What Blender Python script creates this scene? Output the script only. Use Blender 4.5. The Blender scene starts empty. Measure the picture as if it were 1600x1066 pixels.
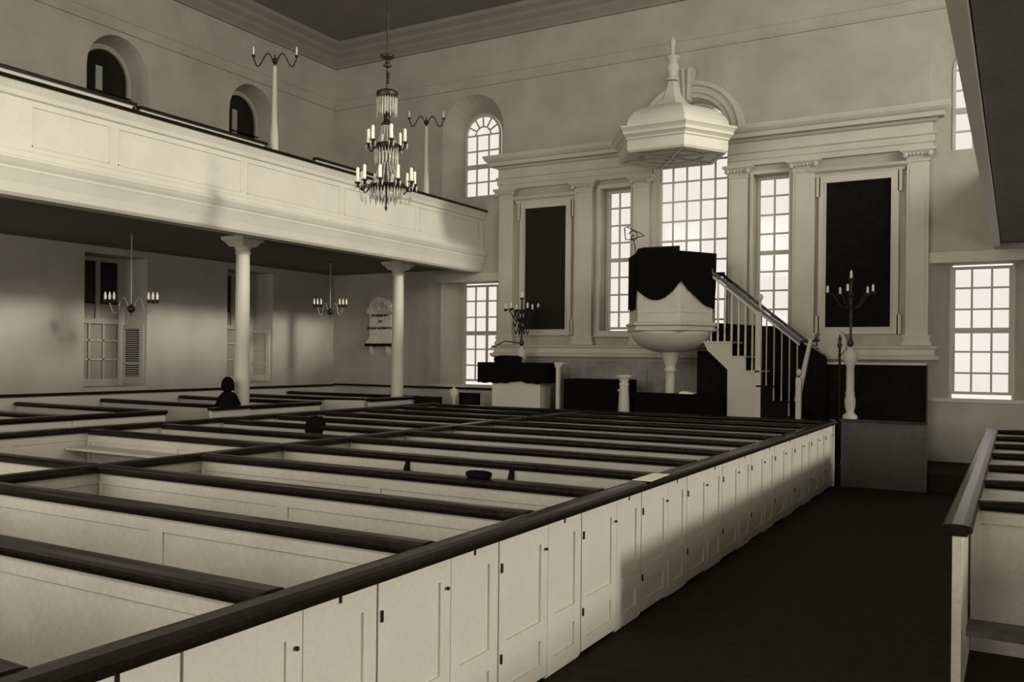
import bpy, bmesh, math, random
from mathutils import Vector, Matrix
random.seed(7)
C = bpy.context.scene.collection
PI = math.pi
ORG = {}

# ------------------------------------------------------------------ materials
def mat(name, col, rough=0.6, var=0.12, scale=30.0, spec=0.3, bump=0.0, metal=0.0, stretch=None, coarse=0.0):
    m = bpy.data.materials.new(name); m.use_nodes = True
    nt = m.node_tree; b = nt.nodes['Principled BSDF']
    b.inputs['Roughness'].default_value = rough
    b.inputs['Metallic'].default_value = metal
    b.inputs['Specular IOR Level'].default_value = spec
    tc = nt.nodes.new('ShaderNodeTexCoord'); mp = nt.nodes.new('ShaderNodeMapping')
    nt.links.new(tc.outputs['Object'], mp.inputs['Vector'])
    if stretch: mp.inputs['Scale'].default_value = stretch
    n = nt.nodes.new('ShaderNodeTexNoise'); n.inputs['Scale'].default_value = scale
    n.inputs['Detail'].default_value = 4; n.inputs['Roughness'].default_value = 0.65
    nt.links.new(mp.outputs[0], n.inputs['Vector'])
    r = nt.nodes.new('ShaderNodeValToRGB')
    r.color_ramp.elements[0].position = 0.3; r.color_ramp.elements[1].position = 0.7
    r.color_ramp.elements[0].color = [c*(1-var) for c in col]+[1]
    r.color_ramp.elements[1].color = [min(1, c*(1+var)) for c in col]+[1]
    nt.links.new(n.outputs['Fac'], r.inputs['Fac'])
    out = r.outputs['Color']
    if coarse:
        n2 = nt.nodes.new('ShaderNodeTexNoise'); n2.inputs['Scale'].default_value = 1.3; n2.inputs['Detail'].default_value = 5
        nt.links.new(tc.outputs['Object'], n2.inputs['Vector'])
        r2 = nt.nodes.new('ShaderNodeValToRGB')
        r2.color_ramp.elements[0].position = 0.35; r2.color_ramp.elements[1].position = 0.7
        r2.color_ramp.elements[0].color = (1-coarse,)*3+(1,); r2.color_ramp.elements[1].color = (1, 1, 1, 1)
        nt.links.new(n2.outputs['Fac'], r2.inputs['Fac'])
        mx = nt.nodes.new('ShaderNodeMix'); mx.data_type = 'RGBA'; mx.blend_type = 'MULTIPLY'; mx.inputs['Factor'].default_value = 1
        nt.links.new(out, mx.inputs['A']); nt.links.new(r2.outputs['Color'], mx.inputs['B'])
        out = mx.outputs['Result']
    nt.links.new(out, b.inputs['Base Color'])
    if bump:
        bp = nt.nodes.new('ShaderNodeBump'); bp.inputs['Strength'].default_value = bump; bp.inputs['Distance'].default_value = 0.01
        nt.links.new(n.outputs['Fac'], bp.inputs['Height']); nt.links.new(bp.outputs[0], b.inputs['Normal'])
    return m
def tint(v, warm=1.0): return (v, v*0.945, v*0.765)
WHITE = mat('white_paint', tint(0.60), 0.5, 0.06, 40, coarse=0.10)
PEWW = mat('pew_paint', tint(0.50), 0.5, 0.09, 30, coarse=0.22)
CREAM = mat('old_white_woodwork', tint(0.56), 0.55, 0.07, 40, coarse=0.12)
PLASTER = mat('grey_plaster', tint(0.44), 0.85, 0.15, 60, bump=0.15, coarse=0.18)
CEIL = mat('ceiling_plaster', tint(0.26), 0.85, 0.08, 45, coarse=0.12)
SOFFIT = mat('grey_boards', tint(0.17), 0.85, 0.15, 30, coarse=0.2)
DARKW = mat('dark_varnished_wood', (0.010, 0.008, 0.005), 0.26, 0.45, 18, spec=0.22, bump=0.15)
BLACKW = mat('dark_woodwork', (0.009, 0.0075, 0.005), 0.85, 0.4, 14, spec=0.06)
CLOTH = mat('black_cloth', (0.006, 0.005, 0.004), 0.95, 0.5, 60, spec=0.05, bump=0.4)
PANELB = mat('black_tablet', (0.017, 0.0155, 0.011), 0.65, 0.5, 9, spec=0.12, stretch=(6, 6, 40))
PANELC = mat('plain_black_tablet', (0.007, 0.006, 0.0045), 0.75, 0.4, 9, spec=0.06)
FLOOR = mat('dark_floor', (0.020, 0.0165, 0.011), 0.8, 0.3, 8, spec=0.1)
PEWFL = mat('pew_floor', (0.05, 0.045, 0.035), 0.85, 0.3, 8)
BRASS = mat('dark_bronze', (0.03, 0.027, 0.018), 0.35, 0.3, 30, metal=0.5)
PALEM = mat('pale_metal', tint(0.28), 0.4, 0.1, 30, metal=0.3)
CANDLE = mat('candle_wax', tint(0.82), 0.5, 0.03, 30)
MARBLE = mat('grey_marble', tint(0.62), 0.4, 0.2, 12)
INK = mat('black_lettering', (0.01, 0.009, 0.006), 0.6, 0.1, 10)
MUNT = mat('muntin_paint', tint(0.5), 0.6, 0.08, 30)
DARKGL = mat('unlit_window_glass', (0.010, 0.009, 0.006), 0.25, 0.3, 3, spec=0.3)
FABRIC = mat('grey_sunblind', tint(0.30), 0.85, 0.12, 25)
LOUV = mat('louver_paint', tint(0.36), 0.6, 0.08, 30)
PAPER = mat('paper', tint(0.85), 0.7, 0.02, 30)
SKIN = mat('skin', (0.30, 0.26, 0.2), 0.6, 0.1, 20)
def crystal():
    m = bpy.data.materials.new('crystal'); m.use_nodes = True; nt = m.node_tree
    b = nt.nodes['Principled BSDF']
    b.inputs['Base Color'].default_value = tint(0.72)+(1,)
    b.inputs['Roughness'].default_value = 0.08; b.inputs['Transmission Weight'].default_value = 0.35
    b.inputs['IOR'].default_value = 1.5
    n = nt.nodes.new('ShaderNodeTexNoise'); n.inputs['Scale'].default_value = 60
    r = nt.nodes.new('ShaderNodeValToRGB')
    r.color_ramp.elements[0].color = tint(0.30)+(1,); r.color_ramp.elements[1].color = tint(0.85)+(1,)
    r.color_ramp.elements[0].position = 0.4; r.color_ramp.elements[1].position = 0.6
    nt.links.new(n.outputs['Fac'], r.inputs['Fac']); nt.links.new(r.outputs[0], b.inputs['Base Color'])
    return m
CRYSTAL = crystal()
def glass():
    m = bpy.data.materials.new('window_glass'); m.use_nodes = True; nt = m.node_tree
    nt.nodes.clear()
    o = nt.nodes.new('ShaderNodeOutputMaterial'); t = nt.nodes.new('ShaderNodeBsdfTransparent'); g = nt.nodes.new('ShaderNodeBsdfGlossy')
    g.inputs['Roughness'].default_value = 0.05; t.inputs['Color'].default_value = (0.96, 0.96, 0.95, 1)
    n = nt.nodes.new('ShaderNodeTexNoise'); n.inputs['Scale'].default_value = 4
    mr = nt.nodes.new('ShaderNodeMapRange'); mr.inputs['To Min'].default_value = 0.0; mr.inputs['To Max'].default_value = 0.012
    mx = nt.nodes.new('ShaderNodeMixShader')
    nt.links.new(n.outputs['Fac'], mr.inputs['Value']); nt.links.new(mr.outputs[0], mx.inputs['Fac'])
    nt.links.new(t.outputs[0], mx.inputs[1]); nt.links.new(g.outputs[0], mx.inputs[2]); nt.links.new(mx.outputs[0], o.inputs[0])
    return m
GLASS = glass()

# ------------------------------------------------------------------ mesh builder
class MB:
    def __init__(s): s.v = []; s.f = []; s.sm = set()
    def add(s, vs, fs, smooth=False):
        n = len(s.v); s.v += [tuple(p) for p in vs]
        for f in fs:
            if smooth: s.sm.add(len(s.f))
            s.f.append([i+n for i in f])
        return s
    def box(s, x0, x1, y0, y1, z0, z1, bev=0.0):
        if x0 > x1: x0, x1 = x1, x0
        if y0 > y1: y0, y1 = y1, y0
        if z0 > z1: z0, z1 = z1, z0
        vs = [(x, y, z) for z in (z0, z1) for y in (y0, y1) for x in (x0, x1)]
        return s.add(vs, [(0, 2, 3, 1), (4, 5, 7, 6), (0, 1, 5, 4), (2, 6, 7, 3), (0, 4, 6, 2), (1, 3, 7, 5)])
    def prism(s, poly, axis, a, b):
        """poly: 2D points, extruded along axis from a to b ('x': (y,z), 'y': (x,z), 'z': (x,y))"""
        def P(p, t):
            return {'x': (t, p[0], p[1]), 'y': (p[0], t, p[1]), 'z': (p[0], p[1], t)}[axis]
        n = len(poly); vs = [P(p, a) for p in poly]+[P(p, b) for p in poly]
        fs = [tuple(range(n))[::-1], tuple(range(n, 2*n))]+[(i, (i+1) % n, n+(i+1) % n, n+i) for i in range(n)]
        return s.add(vs, fs)
    def loft(s, rings, closed=True, caps=False, smooth=False):
        n = len(rings[0]); vs = [p for r in rings for p in r]; fs = []
        m = n if closed else n-1
        for k in range(len(rings)-1):
            for i in range(m):
                j = (i+1) % n; fs.append((k*n+i, k*n+j, (k+1)*n+j, (k+1)*n+i))
        s.add(vs, fs, smooth)
        if caps:
            s.add(rings[0], [tuple(range(n))[::-1]]); s.add(rings[-1], [tuple(range(n))])
        return s
    def lathe(s, prof, c=(0, 0), n=16, ph=0.0, smooth=True, sq=1.0):
        rings = []
        for r, z in prof:
            rings.append([(c[0]+r*math.cos(ph+2*PI*i/n), c[1]+r*math.sin(ph+2*PI*i/n)*sq, z) for i in range(n)])
        return s.loft(rings, True, True, smooth)
    def tube(s, pts, r, n=8, smooth=True):
        pts = [Vector(p) for p in pts]; rings = []
        up = Vector((0, 0, 1))
        for i, p in enumerate(pts):
            t = (pts[min(i+1, len(pts)-1)]-pts[max(i-1, 0)]).normalized()
            u = up if abs(t.dot(up)) < 0.95 else Vector((1, 0, 0))
            a = t.cross(u).normalized(); b = t.cross(a).normalized()
            rr = r[i] if isinstance(r, (list, tuple)) else r
            rings.append([tuple(p+(a*math.cos(2*PI*k/n)+b*math.sin(2*PI*k/n))*rr) for k in range(n)])
        return s.loft(rings, True, True, smooth)
    def bar(s, p, q, w, h):
        """rectangular bar from p to q, w horizontal width, h height"""
        p, q = Vector(p), Vector(q); t = (q-p).normalized(); side = t.cross(Vector((0, 0, 1))).normalized()*w/2; up = side.cross(t).normalized()*h/2
        r = lambda c: [tuple(c+side+up), tuple(c-side+up), tuple(c-side-up), tuple(c+side-up)]
        return s.loft([r(p), r(q)], True, True)
    def ball(s, c, r, n=10, sz=1.0):
        prof = [(max(r*math.sin(PI*k/n), 1e-4), c[2]-r*sz*math.cos(PI*k/n)) for k in range(n+1)]
        return s.lathe(prof, (c[0], c[1]), 12)
    def build(s, name, m, parent=None, label=None, origin=None):
        me = bpy.data.meshes.new(name)
        if parent is not None: o0 = ORG[parent.name]
        elif origin is not None: o0 = Vector(origin)
        else:
            xs = [p[0] for p in s.v]; ys = [p[1] for p in s.v]; zs = [p[2] for p in s.v]
            o0 = Vector(((min(xs)+max(xs))/2, (min(ys)+max(ys))/2, min(zs)))
        me.from_pydata([(p[0]-o0.x, p[1]-o0.y, p[2]-o0.z) for p in s.v], [], s.f)
        for i in s.sm: me.polygons[i].use_smooth = True
        bm = bmesh.new(); bm.from_mesh(me); bmesh.ops.recalc_face_normals(bm, faces=bm.faces); bm.to_mesh(me); bm.free()
        me.materials.append(m)
        o = bpy.data.objects.new(name, me); C.objects.link(o)
        if parent is not None: o.parent = parent
        else: o.location = o0
        if label: o['label'] = label
        ORG[o.name] = o0
        return o
def thing(name, loc, label, cat, group=None, rz=0.0):
    o = bpy.data.objects.new(name, None); C.objects.link(o); o.location = loc; o.rotation_euler = (0, 0, rz)
    o.empty_display_size = 0.2; o['label'] = label; o['category'] = cat
    if group: o['group'] = group
    ORG[o.name] = Vector(loc); return o
def tag(o, label, cat, group=None):
    o['label'] = label; o['category'] = cat
    if group: o['group'] = group
    return o
def struct(name, mb, m):
    o = mb.build(name, m, origin=(0, 0, 0)); o['kind'] = 'structure'; return o
def copy_tree(o, loc, label, group=None, rz=None):
    def rec(a, par):
        c = a.copy(); C.objects.link(c)
        if par is not None: c.parent = par
        for ch in a.children: rec(ch, c)
        return c
    r = rec(o, None); r.location = loc; r['label'] = label
    if rz is not None: r.rotation_euler = (0, 0, rz)
    if group: r['group'] = group
    return r
def text_mesh(name, body, size, m, parent, loc, align='CENTER', depth=0.004):
    cu = bpy.data.curves.new(name, 'FONT'); cu.body = body; cu.size = size; cu.align_x = align; cu.extrude = depth; cu.offset = 0.0035
    t = bpy.data.objects.new(name, cu); C.objects.link(t)
    dg = bpy.context.evaluated_depsgraph_get(); me = bpy.data.meshes.new_from_object(t.evaluated_get(dg))
    bpy.data.objects.remove(t, do_unlink=True)
    o = bpy.data.objects.new(name, me); C.objects.link(o); o.parent = parent
    me.materials.clear(); me.materials.append(m)
    L = Vector(loc)-ORG[parent.name]; o.location = L; o.rotation_euler = (PI/2, 0, 0); return o

# ------------------------------------------------------------------ dimensions of the room (metres)
XL, XR, YF, YB, ZC = -15.1, 3.7, 18.5, -4.0, 10.05
PZ = 1.1                       # pew rail height
SZ = 1.22                      # raised side pews

# wall with openings: axis 'x' wall lies at x=const (coordinate runs in y), 'y' wall at y=const (coordinate runs in x)
def outline(a0, a1, z0, z1, arch, n=14):
    pts = [(a0, z0), (a1, z0)]
    if not arch: return pts+[(a1, z1), (a0, z1)]
    r = (a1-a0)/2; cz = z1-r; c = (a0+a1)/2
    return pts+[(c+r*math.cos(PI*i/n), cz+r*math.sin(PI*i/n)) for i in range(n+1)]
def wall(name, axis, pos, back, lo, hi, z0, z1, holes, m):
    """holes: (a0,a1,za,zb,arch,splay) opening on the room face; the far opening is narrower by splay on each side"""
    mb = MB()
    P = (lambda a, z, t: (t, a, z)) if axis == 'x' else (lambda a, z, t: (a, t, z))
    def sheet(t, sub):
        cols = sorted(set((round(h[0]+(h[5] if sub else 0), 4), round(h[1]-(h[5] if sub else 0), 4)) for h in holes))
        a = lo
        for c0, c1 in cols:
            mb.add([P(a, z0, t), P(c0, z0, t), P(c0, z1, t), P(a, z1, t)], [(0, 1, 2, 3)])
            hs = sorted([h for h in holes if abs(h[0]+(h[5] if sub else 0)-c0) < 1e-3], key=lambda h: h[2])
            z = z0
            for h in hs:
                sp = h[5] if sub else 0
                mb.add([P(c0, z, t), P(c1, z, t), P(c1, h[2], t), P(c0, h[2], t)], [(0, 1, 2, 3)])
                top = h[3]-sp*(1 if h[4] else 0)
                if h[4]:
                    arc = outline(c0, c1, h[2], top, True)[2:]
                    zt = top+0.02
                    up = [(p[0], zt) for p in arc]
                    for i in range(len(arc)-1):
                        mb.add([P(*arc[i], t), P(*arc[i+1], t), P(*up[i+1], t), P(*up[i], t)], [(0, 1, 2, 3)])
                    z = zt
                else: z = top
            mb.add([P(c0, z, t), P(c1, z, t), P(c1, z1, t), P(c0, z1, t)], [(0, 1, 2, 3)])
            a = c1
        mb.add([P(a, z0, t), P(hi, z0, t), P(hi, z1, t), P(a, z1, t)], [(0, 1, 2, 3)])
    sheet(pos, False); sheet(back, True)
    for h in holes:
        o = outline(h[0], h[1], h[2], h[3], h[4]); i = outline(h[0]+h[5], h[1]-h[5], h[2], h[3]-(h[5] if h[4] else 0), h[4])
        mb.loft([[P(p[0], p[1], pos) for p in o], [P(p[0], p[1], back) for p in i]], True)
    for (u0, v0, u1, v1) in ((lo, z0, hi, z0), (hi, z0, hi, z1), (hi, z1, lo, z1), (lo, z1, lo, z0)):
        mb.add([P(u0, v0, pos), P(u1, v1, pos), P(u1, v1, back), P(u0, v0, back)], [(0, 1, 2, 3)])
    return struct(name, mb, m)

CX = -5.755   # chancel axis
WL, WR = -10.97, -0.54       # axes of the arched windows beside the chancel
fh = []
for c in (WL, WR):
    fh += [(c-0.83, c+0.83, 1.42, 3.86, False, 0.36), (c-0.83, c+0.83, 5.86, 8.28, True, 0.36)]
fh += [(-7.70, -7.0, 2.68, 5.76, False, 0), (-4.47, -3.78, 2.68, 5.76, False, 0), (CX-0.775, CX+0.775, 2.45, 7.42, True, 0)]
wall('wall_front', 'y', YF, YF+0.6, XL-0.6, XR+0.6, -0.1, ZC+0.2, fh, PLASTER)
lh = []
for y0 in (11.04, 14.73):
    lh += [(y0+0.02, y0+1.49, 1.43, 4.02, False, 0.13), (y0+0.02, y0+1.49, 5.9, 8.34, True, 0.13)]
wall('wall_left', 'x', XL, XL-0.75, YB, YF, -0.1, ZC+0.2, lh, PLASTER)
rh = [(y, y+19.8, z0, z1, False, 0) for y in (-3.6,) for z0, z1 in ((1.6, 2.95), (5.9, 9.4))]  # unseen unbroken openings, shaped to spread the sunlight evenly along the room
wall('wall_right', 'x', XR, XR+0.6, YB, YF, -0.1, ZC+0.2, rh, PLASTER)
bh = [(x, x+1.7, z0, z1, False, 0) for x in (-14.0, -10.2, -6.4, -2.6) for z0, z1 in ((1.6, 4.3), (5.8, 8.3))]
wall('wall_back', 'y', YB, YB-0.6, XL-0.6, XR+0.6, -0.1, ZC+0.2, bh, PLASTER)
struct('floor', MB().box(XL, XR, YB, YF, -0.1, 0.0), FLOOR)
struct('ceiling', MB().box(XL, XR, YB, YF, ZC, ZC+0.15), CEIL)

# cornice under the ceiling and the picture moulding below it
def strip_x(prof, y0, y1, x0, sgn): return MB().prism([(x0+sgn*p[0], p[1]) for p in prof], 'y', y0, y1)
cor = [(0, 9.50), (0.05, 9.50), (0.06, 9.56), (0.14, 9.66), (0.16, 9.72), (0.26, 9.80), (0.28, 9.88), (0.40, 9.96), (0.42, ZC), (0, ZC)]
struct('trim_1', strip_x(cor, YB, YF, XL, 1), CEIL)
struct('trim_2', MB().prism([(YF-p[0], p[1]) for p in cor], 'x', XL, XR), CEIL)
band = [(0, 8.43), (0.035, 8.43), (0.03, 8.47), (0.012, 8.48), (0.012, 8.66), (0.028, 8.67), (0.028, 8.70), (0, 8.71)]
struct('trim_3', strip_x(band, YB, YF, XL, 1), PLASTER)
struct('trim_4', MB().prism([(YF-p[0], p[1]) for p in band], 'x', XL, XR), PLASTER)
# panelled dado with dark cap round the left and front walls
def dado():
    m = MB().box(XL, XL+0.05, YB, YF, 0, 1.30)
    y = YF-0.5
    while y > 6:
        m.box(XL+0.05, XL+0.062, y-1.4, y, 0.35, 1.18); y -= 1.6
    return m
struct('trim_5', dado(), WHITE)
struct('trim_6', MB().box(XL, XL+0.10, YB, YF, 1.30, 1.35), DARKW)
struct('trim_7', MB().box(XL, -10.30, YF-0.05, YF, 0, 1.32), PEWW)
struct('trim_8', MB().box(XL+0.1, -10.30, YF-0.10, YF, 1.32, 1.37), DARKW)
# chancel platform
struct('trim_9', MB().box(-10.3, XR, 16.45, YF, 0.0, 0.3), FLOOR)

# ------------------------------------------------------------------ windows
wn = [0]
def munt_y(name_mat, x0, x1, z0, z1, y, cols, rows, arch=False, meet=None, fr=0.05, mw=0.034, thickcol=None):
    """sash in a plane y=const"""
    wn[0] += 1
    m = MB(); d = 0.04
    out = outline(x0, x1, z0, z1, arch, 18); inn = outline(x0+fr, x1-fr, z0+fr, z1-fr, arch, 18)
    ring = lambda pts, t: [(p[0], t, p[1]) for p in pts]
    m.loft([ring(out, y), ring(inn, y), ring(inn, y+d), ring(out, y+d), ring(out, y)], True)
    zt = z1-(x1-x0)/2 if arch else z1
    W = (x1-x0)/cols
    for i in range(1, cols):
        mm = mw if not thickcol or i not in thickcol else mw*1.8
        m.box(x0+i*W-mm/2, x0+i*W+mm/2, y+0.005, y+d-0.005, z0, zt)
    H = (zt-z0)/rows
    for j in range(1, rows+(1 if arch else 0)):
        z = z0+j*H; h = mw
        if meet and j in meet: h = meet[j]
        m.box(x0, x1, y+0.002, y+d-0.002, z-h/2, z+h/2)
    if arch:
        r = (x1-x0)/2; c = (x0+x1)/2
        for a in (30, 60, 90, 120, 150):
            p = (c+r*0.42*math.cos(math.radians(a)), y+d/2, zt+r*0.42*math.sin(math.radians(a)))
            q = (c+r*0.97*math.cos(math.radians(a)), y+d/2, zt+r*0.97*math.sin(math.radians(a)))
            m.tube([p, q], mw*0.6, 6)
        m.tube([(c+r*0.42*math.cos(PI*k/12), y+d/2, zt+r*0.42*math.sin(PI*k/12)) for k in range(13)], mw*0.6, 6)
    o = struct('window_%d' % wn[0], m, MUNT)
    g = MB(); pts = outline(x0+0.01, x1-0.01, z0+0.01, z1-0.01, arch, 18)
    g.loft([ring(pts, y+d/2-0.003), ring(pts, y+d/2+0.003)], True, True)
    g.build('pane', GLASS, o)
    return o
for c in (WL, WR):
    munt_y('w', c-0.47, c+0.47, 1.50, 3.82, YF+0.50, 3, 6, meet={3: 0.10}, thickcol=(2,) if c == WL else None)
    munt_y('w', c-0.49, c+0.49, 5.92, 7.92, YF+0.50, 3, 4, arch=True, meet={2: 0.11})
    struct('trim_%d' % (10 if c == WL else 11), MB().box(c-0.98, c+0.98, YF-0.06, YF, 3.86, 4.05).box(c-0.95, c+0.95, YF-0.04, YF, 1.37, 1.44), CREAM)
munt_y('w', -7.68, -7.09, 2.72, 5.74, YF+0.28, 2, 8, meet={4: 0.085})
munt_y('w', -4.45, -3.80, 2.72, 5.74, YF+0.28, 2, 8, meet={4: 0.085})
munt_y('w', CX-0.74, CX+0.74, 2.50, 7.38, YF+0.28, 5, 10, arch=True, meet={5: 0.04})
# left wall: closed windows, sashes, blinds and louvred shutters
for k, y0 in enumerate((11.04, 14.73)):
    ya, yb = y0+0.13, y0+1.40; xg = XL-0.62
    wn[0] += 1
    f = MB()
    zm = 2.73
    f.box(xg, xg+0.05, ya+0.10, yb-0.17, 1.43, 1.58).box(xg, xg+0.055, ya+0.10, yb-0.17, zm-0.05, zm+0.05).box(xg, xg+0.05, ya+0.10, yb-0.17, 3.93, 4.015)
    f.box(xg, xg+0.06, ya, ya+0.10, 1.43, 4.02).box(xg, xg+0.06, yb-0.17, yb, 1.43, 4.02)
    yo = ya+0.10; w = (yb-0.17-yo)
    for i in (1, 2): f.box(xg+0.01, xg+0.045, yo+w*i/3-0.018, yo+w*i/3+0.018, 1.58, zm)
    for j in (1, 2): f.box(xg+0.01, xg+0.045, yo, yb-0.17, 1.58+(zm-1.58)*j/3-0.018, 1.58+(zm-1.58)*j/3+0.018)
    f.box(xg+0.005, xg+0.05, yo+w*0.52-0.05, yo+w*0.52+0.05, zm+0.05, 3.93)
    o = struct('window_%d' % wn[0], f, LOUV)
    MB().box(xg-0.05, xg+0.0, ya, yb, 1.45, 3.08).build('blind', FABRIC, o)
    MB().box(xg-0.04, xg+0.01, ya, yb, 3.08, 4.02).build('pane', DARKGL, o)
    MB().box(xg+0.02, xg+0.024, yo, yb-0.17, 1.58, zm).build('lower_pane', GLASS, o)
    # shutter leaf folded back in the far reveal (seen nearly face on)
    t = thing('louvred_shutter', (XL-0.35, y0+1.44, 1.47), ('white shutter leaf with dark louvres beside the window at the far left' if k == 0 else 'pale shutter leaf beside the window behind the nearer gallery column'), 'shutter')
    xa, xb = XL-0.58, XL-0.05
    ys = lambda x: y0+1.49-0.13*(XL-x)/0.75-0.012
    def slab(x0, x1, z0, z1, th=0.03):
        b = MB(); r = lambda z: [(x0, ys(x0), z), (x1, ys(x1), z), (x1, ys(x1)-th, z), (x0, ys(x0)-th, z)]
        return b.loft([r(z0), r(z1)], True, True)
    fr = MB()
    for q in (slab(xa, xa+0.06, 1.47, 2.68), slab(xb-0.10, xb, 1.47, 2.68), slab(xa+0.06, xb-0.10, 1.47, 1.62), slab(xa+0.06, xb-0.10, 2.60, 2.68), slab(xa+0.06, xb-0.10, 1.86, 1.90)):
        fr.add(q.v, q.f)
    fr.build('frame', LOUV if k == 0 else CREAM, t)
    q = slab(xa+0.05, xb-0.09, 1.6, 2.62, 0.006); q.build('backing', BLACKW if k == 0 else CREAM, t)
    sl = MB()
    nz = 22
    for j in range(nz):
        z = 1.64+(2.58-1.64)*j/(nz-1)
        x0, x1 = xa+0.06, xb-0.10
        sl.add([(x0, ys(x0)-0.006, z+0.016), (x1, ys(x1)-0.006, z+0.016), (x1, ys(x1)-0.026, z-0.004), (x0, ys(x0)-0.026, z-0.004),
                (x0, ys(x0)-0.004, z+0.020), (x1, ys(x1)-0.004, z+0.020), (x1, ys(x1)-0.024, z+0.001), (x0, ys(x0)-0.024, z+0.001)],
               [(0, 1, 2, 3), (4, 7, 6, 5), (0, 4, 5, 1), (3, 2, 6, 7), (0, 3, 7, 4), (1, 5, 6, 2)])
    sl.build('louvres', LOUV if k == 0 else CREAM, t)
    # arched window over the gallery
    wn[0] += 1
    ya, yb = y0+0.11, y0+1.40; f = MB(); xg = XL-0.50
    out = outline(ya, yb, 5.90, 8.25, True, 18); inn = outline(ya+0.10, yb-0.10, 6.0, 8.15, True, 18)
    ring = lambda pts, t: [(t, p[0], p[1]) for p in pts]
    f.loft([ring(out, xg), ring(inn, xg), ring(inn, xg+0.07), ring(out, xg+0.07), ring(out, xg)], True)
    f.box(xg+0.02, xg+0.05, ya+0.45, ya+0.60, 6.0, 7.8)
    o = struct('window_%d' % wn[0], f, LOUV)
    MB().box(xg+0.02, xg+0.085, ya+0.02, yb-0.02, 7.28, 7.31).build('meeting_bar', BLACKW, o)
    pts = outline(ya+0.02, yb-0.02, 5.95, 8.21, True, 18)
    MB().loft([ring(pts, xg-0.02), ring(pts, xg+0.015)], True, True).build('pane', DARKGL, o)

# ------------------------------------------------------------------ chancel woodwork
def prof_run(prof, x0, x1, yface, ret_l=True, ret_r=True):
    """profile (projection, z) run along x with mitred ends returning to the wall"""
    m = MB(); a, b = [], []
    for p, z in prof:
        a.append((x0-(p if ret_l else 0), yface-p, z)); b.append((x1+(p if ret_r else 0), yface-p, z))
    wa = [(x0-(p if ret_l else 0), YF, z) for p, z in prof]; wb = [(x1+(p if ret_r else 0), YF, z) for p, z in prof]
    m.loft([wa, a, b, wb], False)
    n = len(prof)
    m.add([wa[0], a[0], b[0], wb[0]], [(0, 1, 2, 3)]); m.add([wa[-1], a[-1], b[-1], wb[-1]], [(0, 1, 2, 3)])
    return m
ent = [(0.0, 5.94), (0.05, 5.94), (0.05, 6.05), (0.075, 6.05), (0.075, 6.17), (0.10, 6.19), (0.10, 6.22), (0.04, 6.23), (0.04, 6.40), (0.09, 6.42), (0.12, 6.46), (0.22, 6.47), (0.24, 6.55), (0.27, 6.57), (0.31, 6.62), (0.33, 6.68), (0.33, 6.70), (0.0, 6.72)]
XA, XB = -10.16, -1.35
struct('trim_12', prof_run(ent, XA, CX-0.80, YF-0.02, True, False), CREAM)
struct('trim_13', prof_run(ent, CX+0.80, XB, YF-0.02, False, True), CREAM)
ped = [(0.0, 2.03), (0.03, 2.03), (0.07, 2.07), (0.10, 2.09), (0.16, 2.12), (0.17, 2.18), (0.12, 2.19), (0.10, 2.21), (0.10, 2.30), (0.14, 2.33), (0.14, 2.36), (0.0, 2.37)]
struct('trim_14', prof_run(ped, XA, XB, YF-0.04), CREAM)
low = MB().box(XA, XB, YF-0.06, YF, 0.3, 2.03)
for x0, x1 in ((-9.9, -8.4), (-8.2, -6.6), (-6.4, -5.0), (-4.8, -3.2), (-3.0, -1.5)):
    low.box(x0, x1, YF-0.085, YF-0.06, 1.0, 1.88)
struct('trim_15', low, mat('grey_dado_paint', tint(0.30), 0.6, 0.15, 12, coarse=0.3))  # plain dado, painted a darker grey than the woodwork above
# window architraves
def frame_run(x0, x1, z0, z1, w=0.09):
    m = MB()
    m.box(x0-w, x0, YF-0.05, YF, z0-w, z1+w).box(x1, x1+w, YF-0.05, YF, z0-w, z1+w).box(x0, x1, YF-0.05, YF, z1, z1+w).box(x0, x1, YF-0.05, YF, z0-w, z0)
    m.box(x0-0.03, x0, YF-0.065, YF-0.05, z0, z1).box(x1, x1+0.03, YF-0.065, YF-0.05, z0, z1)
    m.box(x0-w-0.03, x1+w+0.03, YF-0.11, YF, z0-w-0.05, z0-w)
    return m
struct('trim_16', frame_run(-7.70, -7.0, 2.68, 5.76, 0.08), CREAM)
struct('trim_17', frame_run(-4.47, -3.78, 2.68, 5.76, 0.06), CREAM)
# archivolt over the middle window with keystone
m = MB()
def arc(r, y, n=28): return [(CX+r*math.cos(PI*i/n), y, 6.68+r*math.sin(PI*i/n)) for i in range(n+1)]
m.loft([arc(0.775, YF), arc(0.775, YF-0.06), arc(0.86, YF-0.07), arc(0.87, YF-0.10), arc(1.00, YF-0.10), arc(1.01, YF-0.15), arc(1.10, YF-0.15), arc(1.12, YF)], False)
struct('trim_18', m, CREAM)
KX = CX-0.09
t = thing('keystone', (KX, YF-0.1, 7.38), 'white fluted keystone over the arched middle window behind the canopy finial', 'keystone')
ks = MB().add([(KX-0.12, YF-0.16, 7.38), (KX+0.12, YF-0.16, 7.38), (KX+0.20, YF-0.26, 8.02), (KX-0.20, YF-0.26, 8.02), (KX-0.12, YF, 7.38), (KX+0.12, YF, 7.38), (KX+0.20, YF, 8.02), (KX-0.20, YF, 8.02)],
              [(0, 1, 2, 3), (4, 7, 6, 5), (0, 4, 5, 1), (3, 2, 6, 7), (0, 3, 7, 4), (1, 5, 6, 2)])
ks.build('block', CREAM, t)
fl = MB()
for s in (-1, 0, 1):
    fl.tube([(KX+s*0.075, YF-0.165, 7.40), (KX+s*0.125, YF-0.265, 8.0)], [0.03, 0.048], 8)
fl.build('fluting', CREAM, t)

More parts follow.
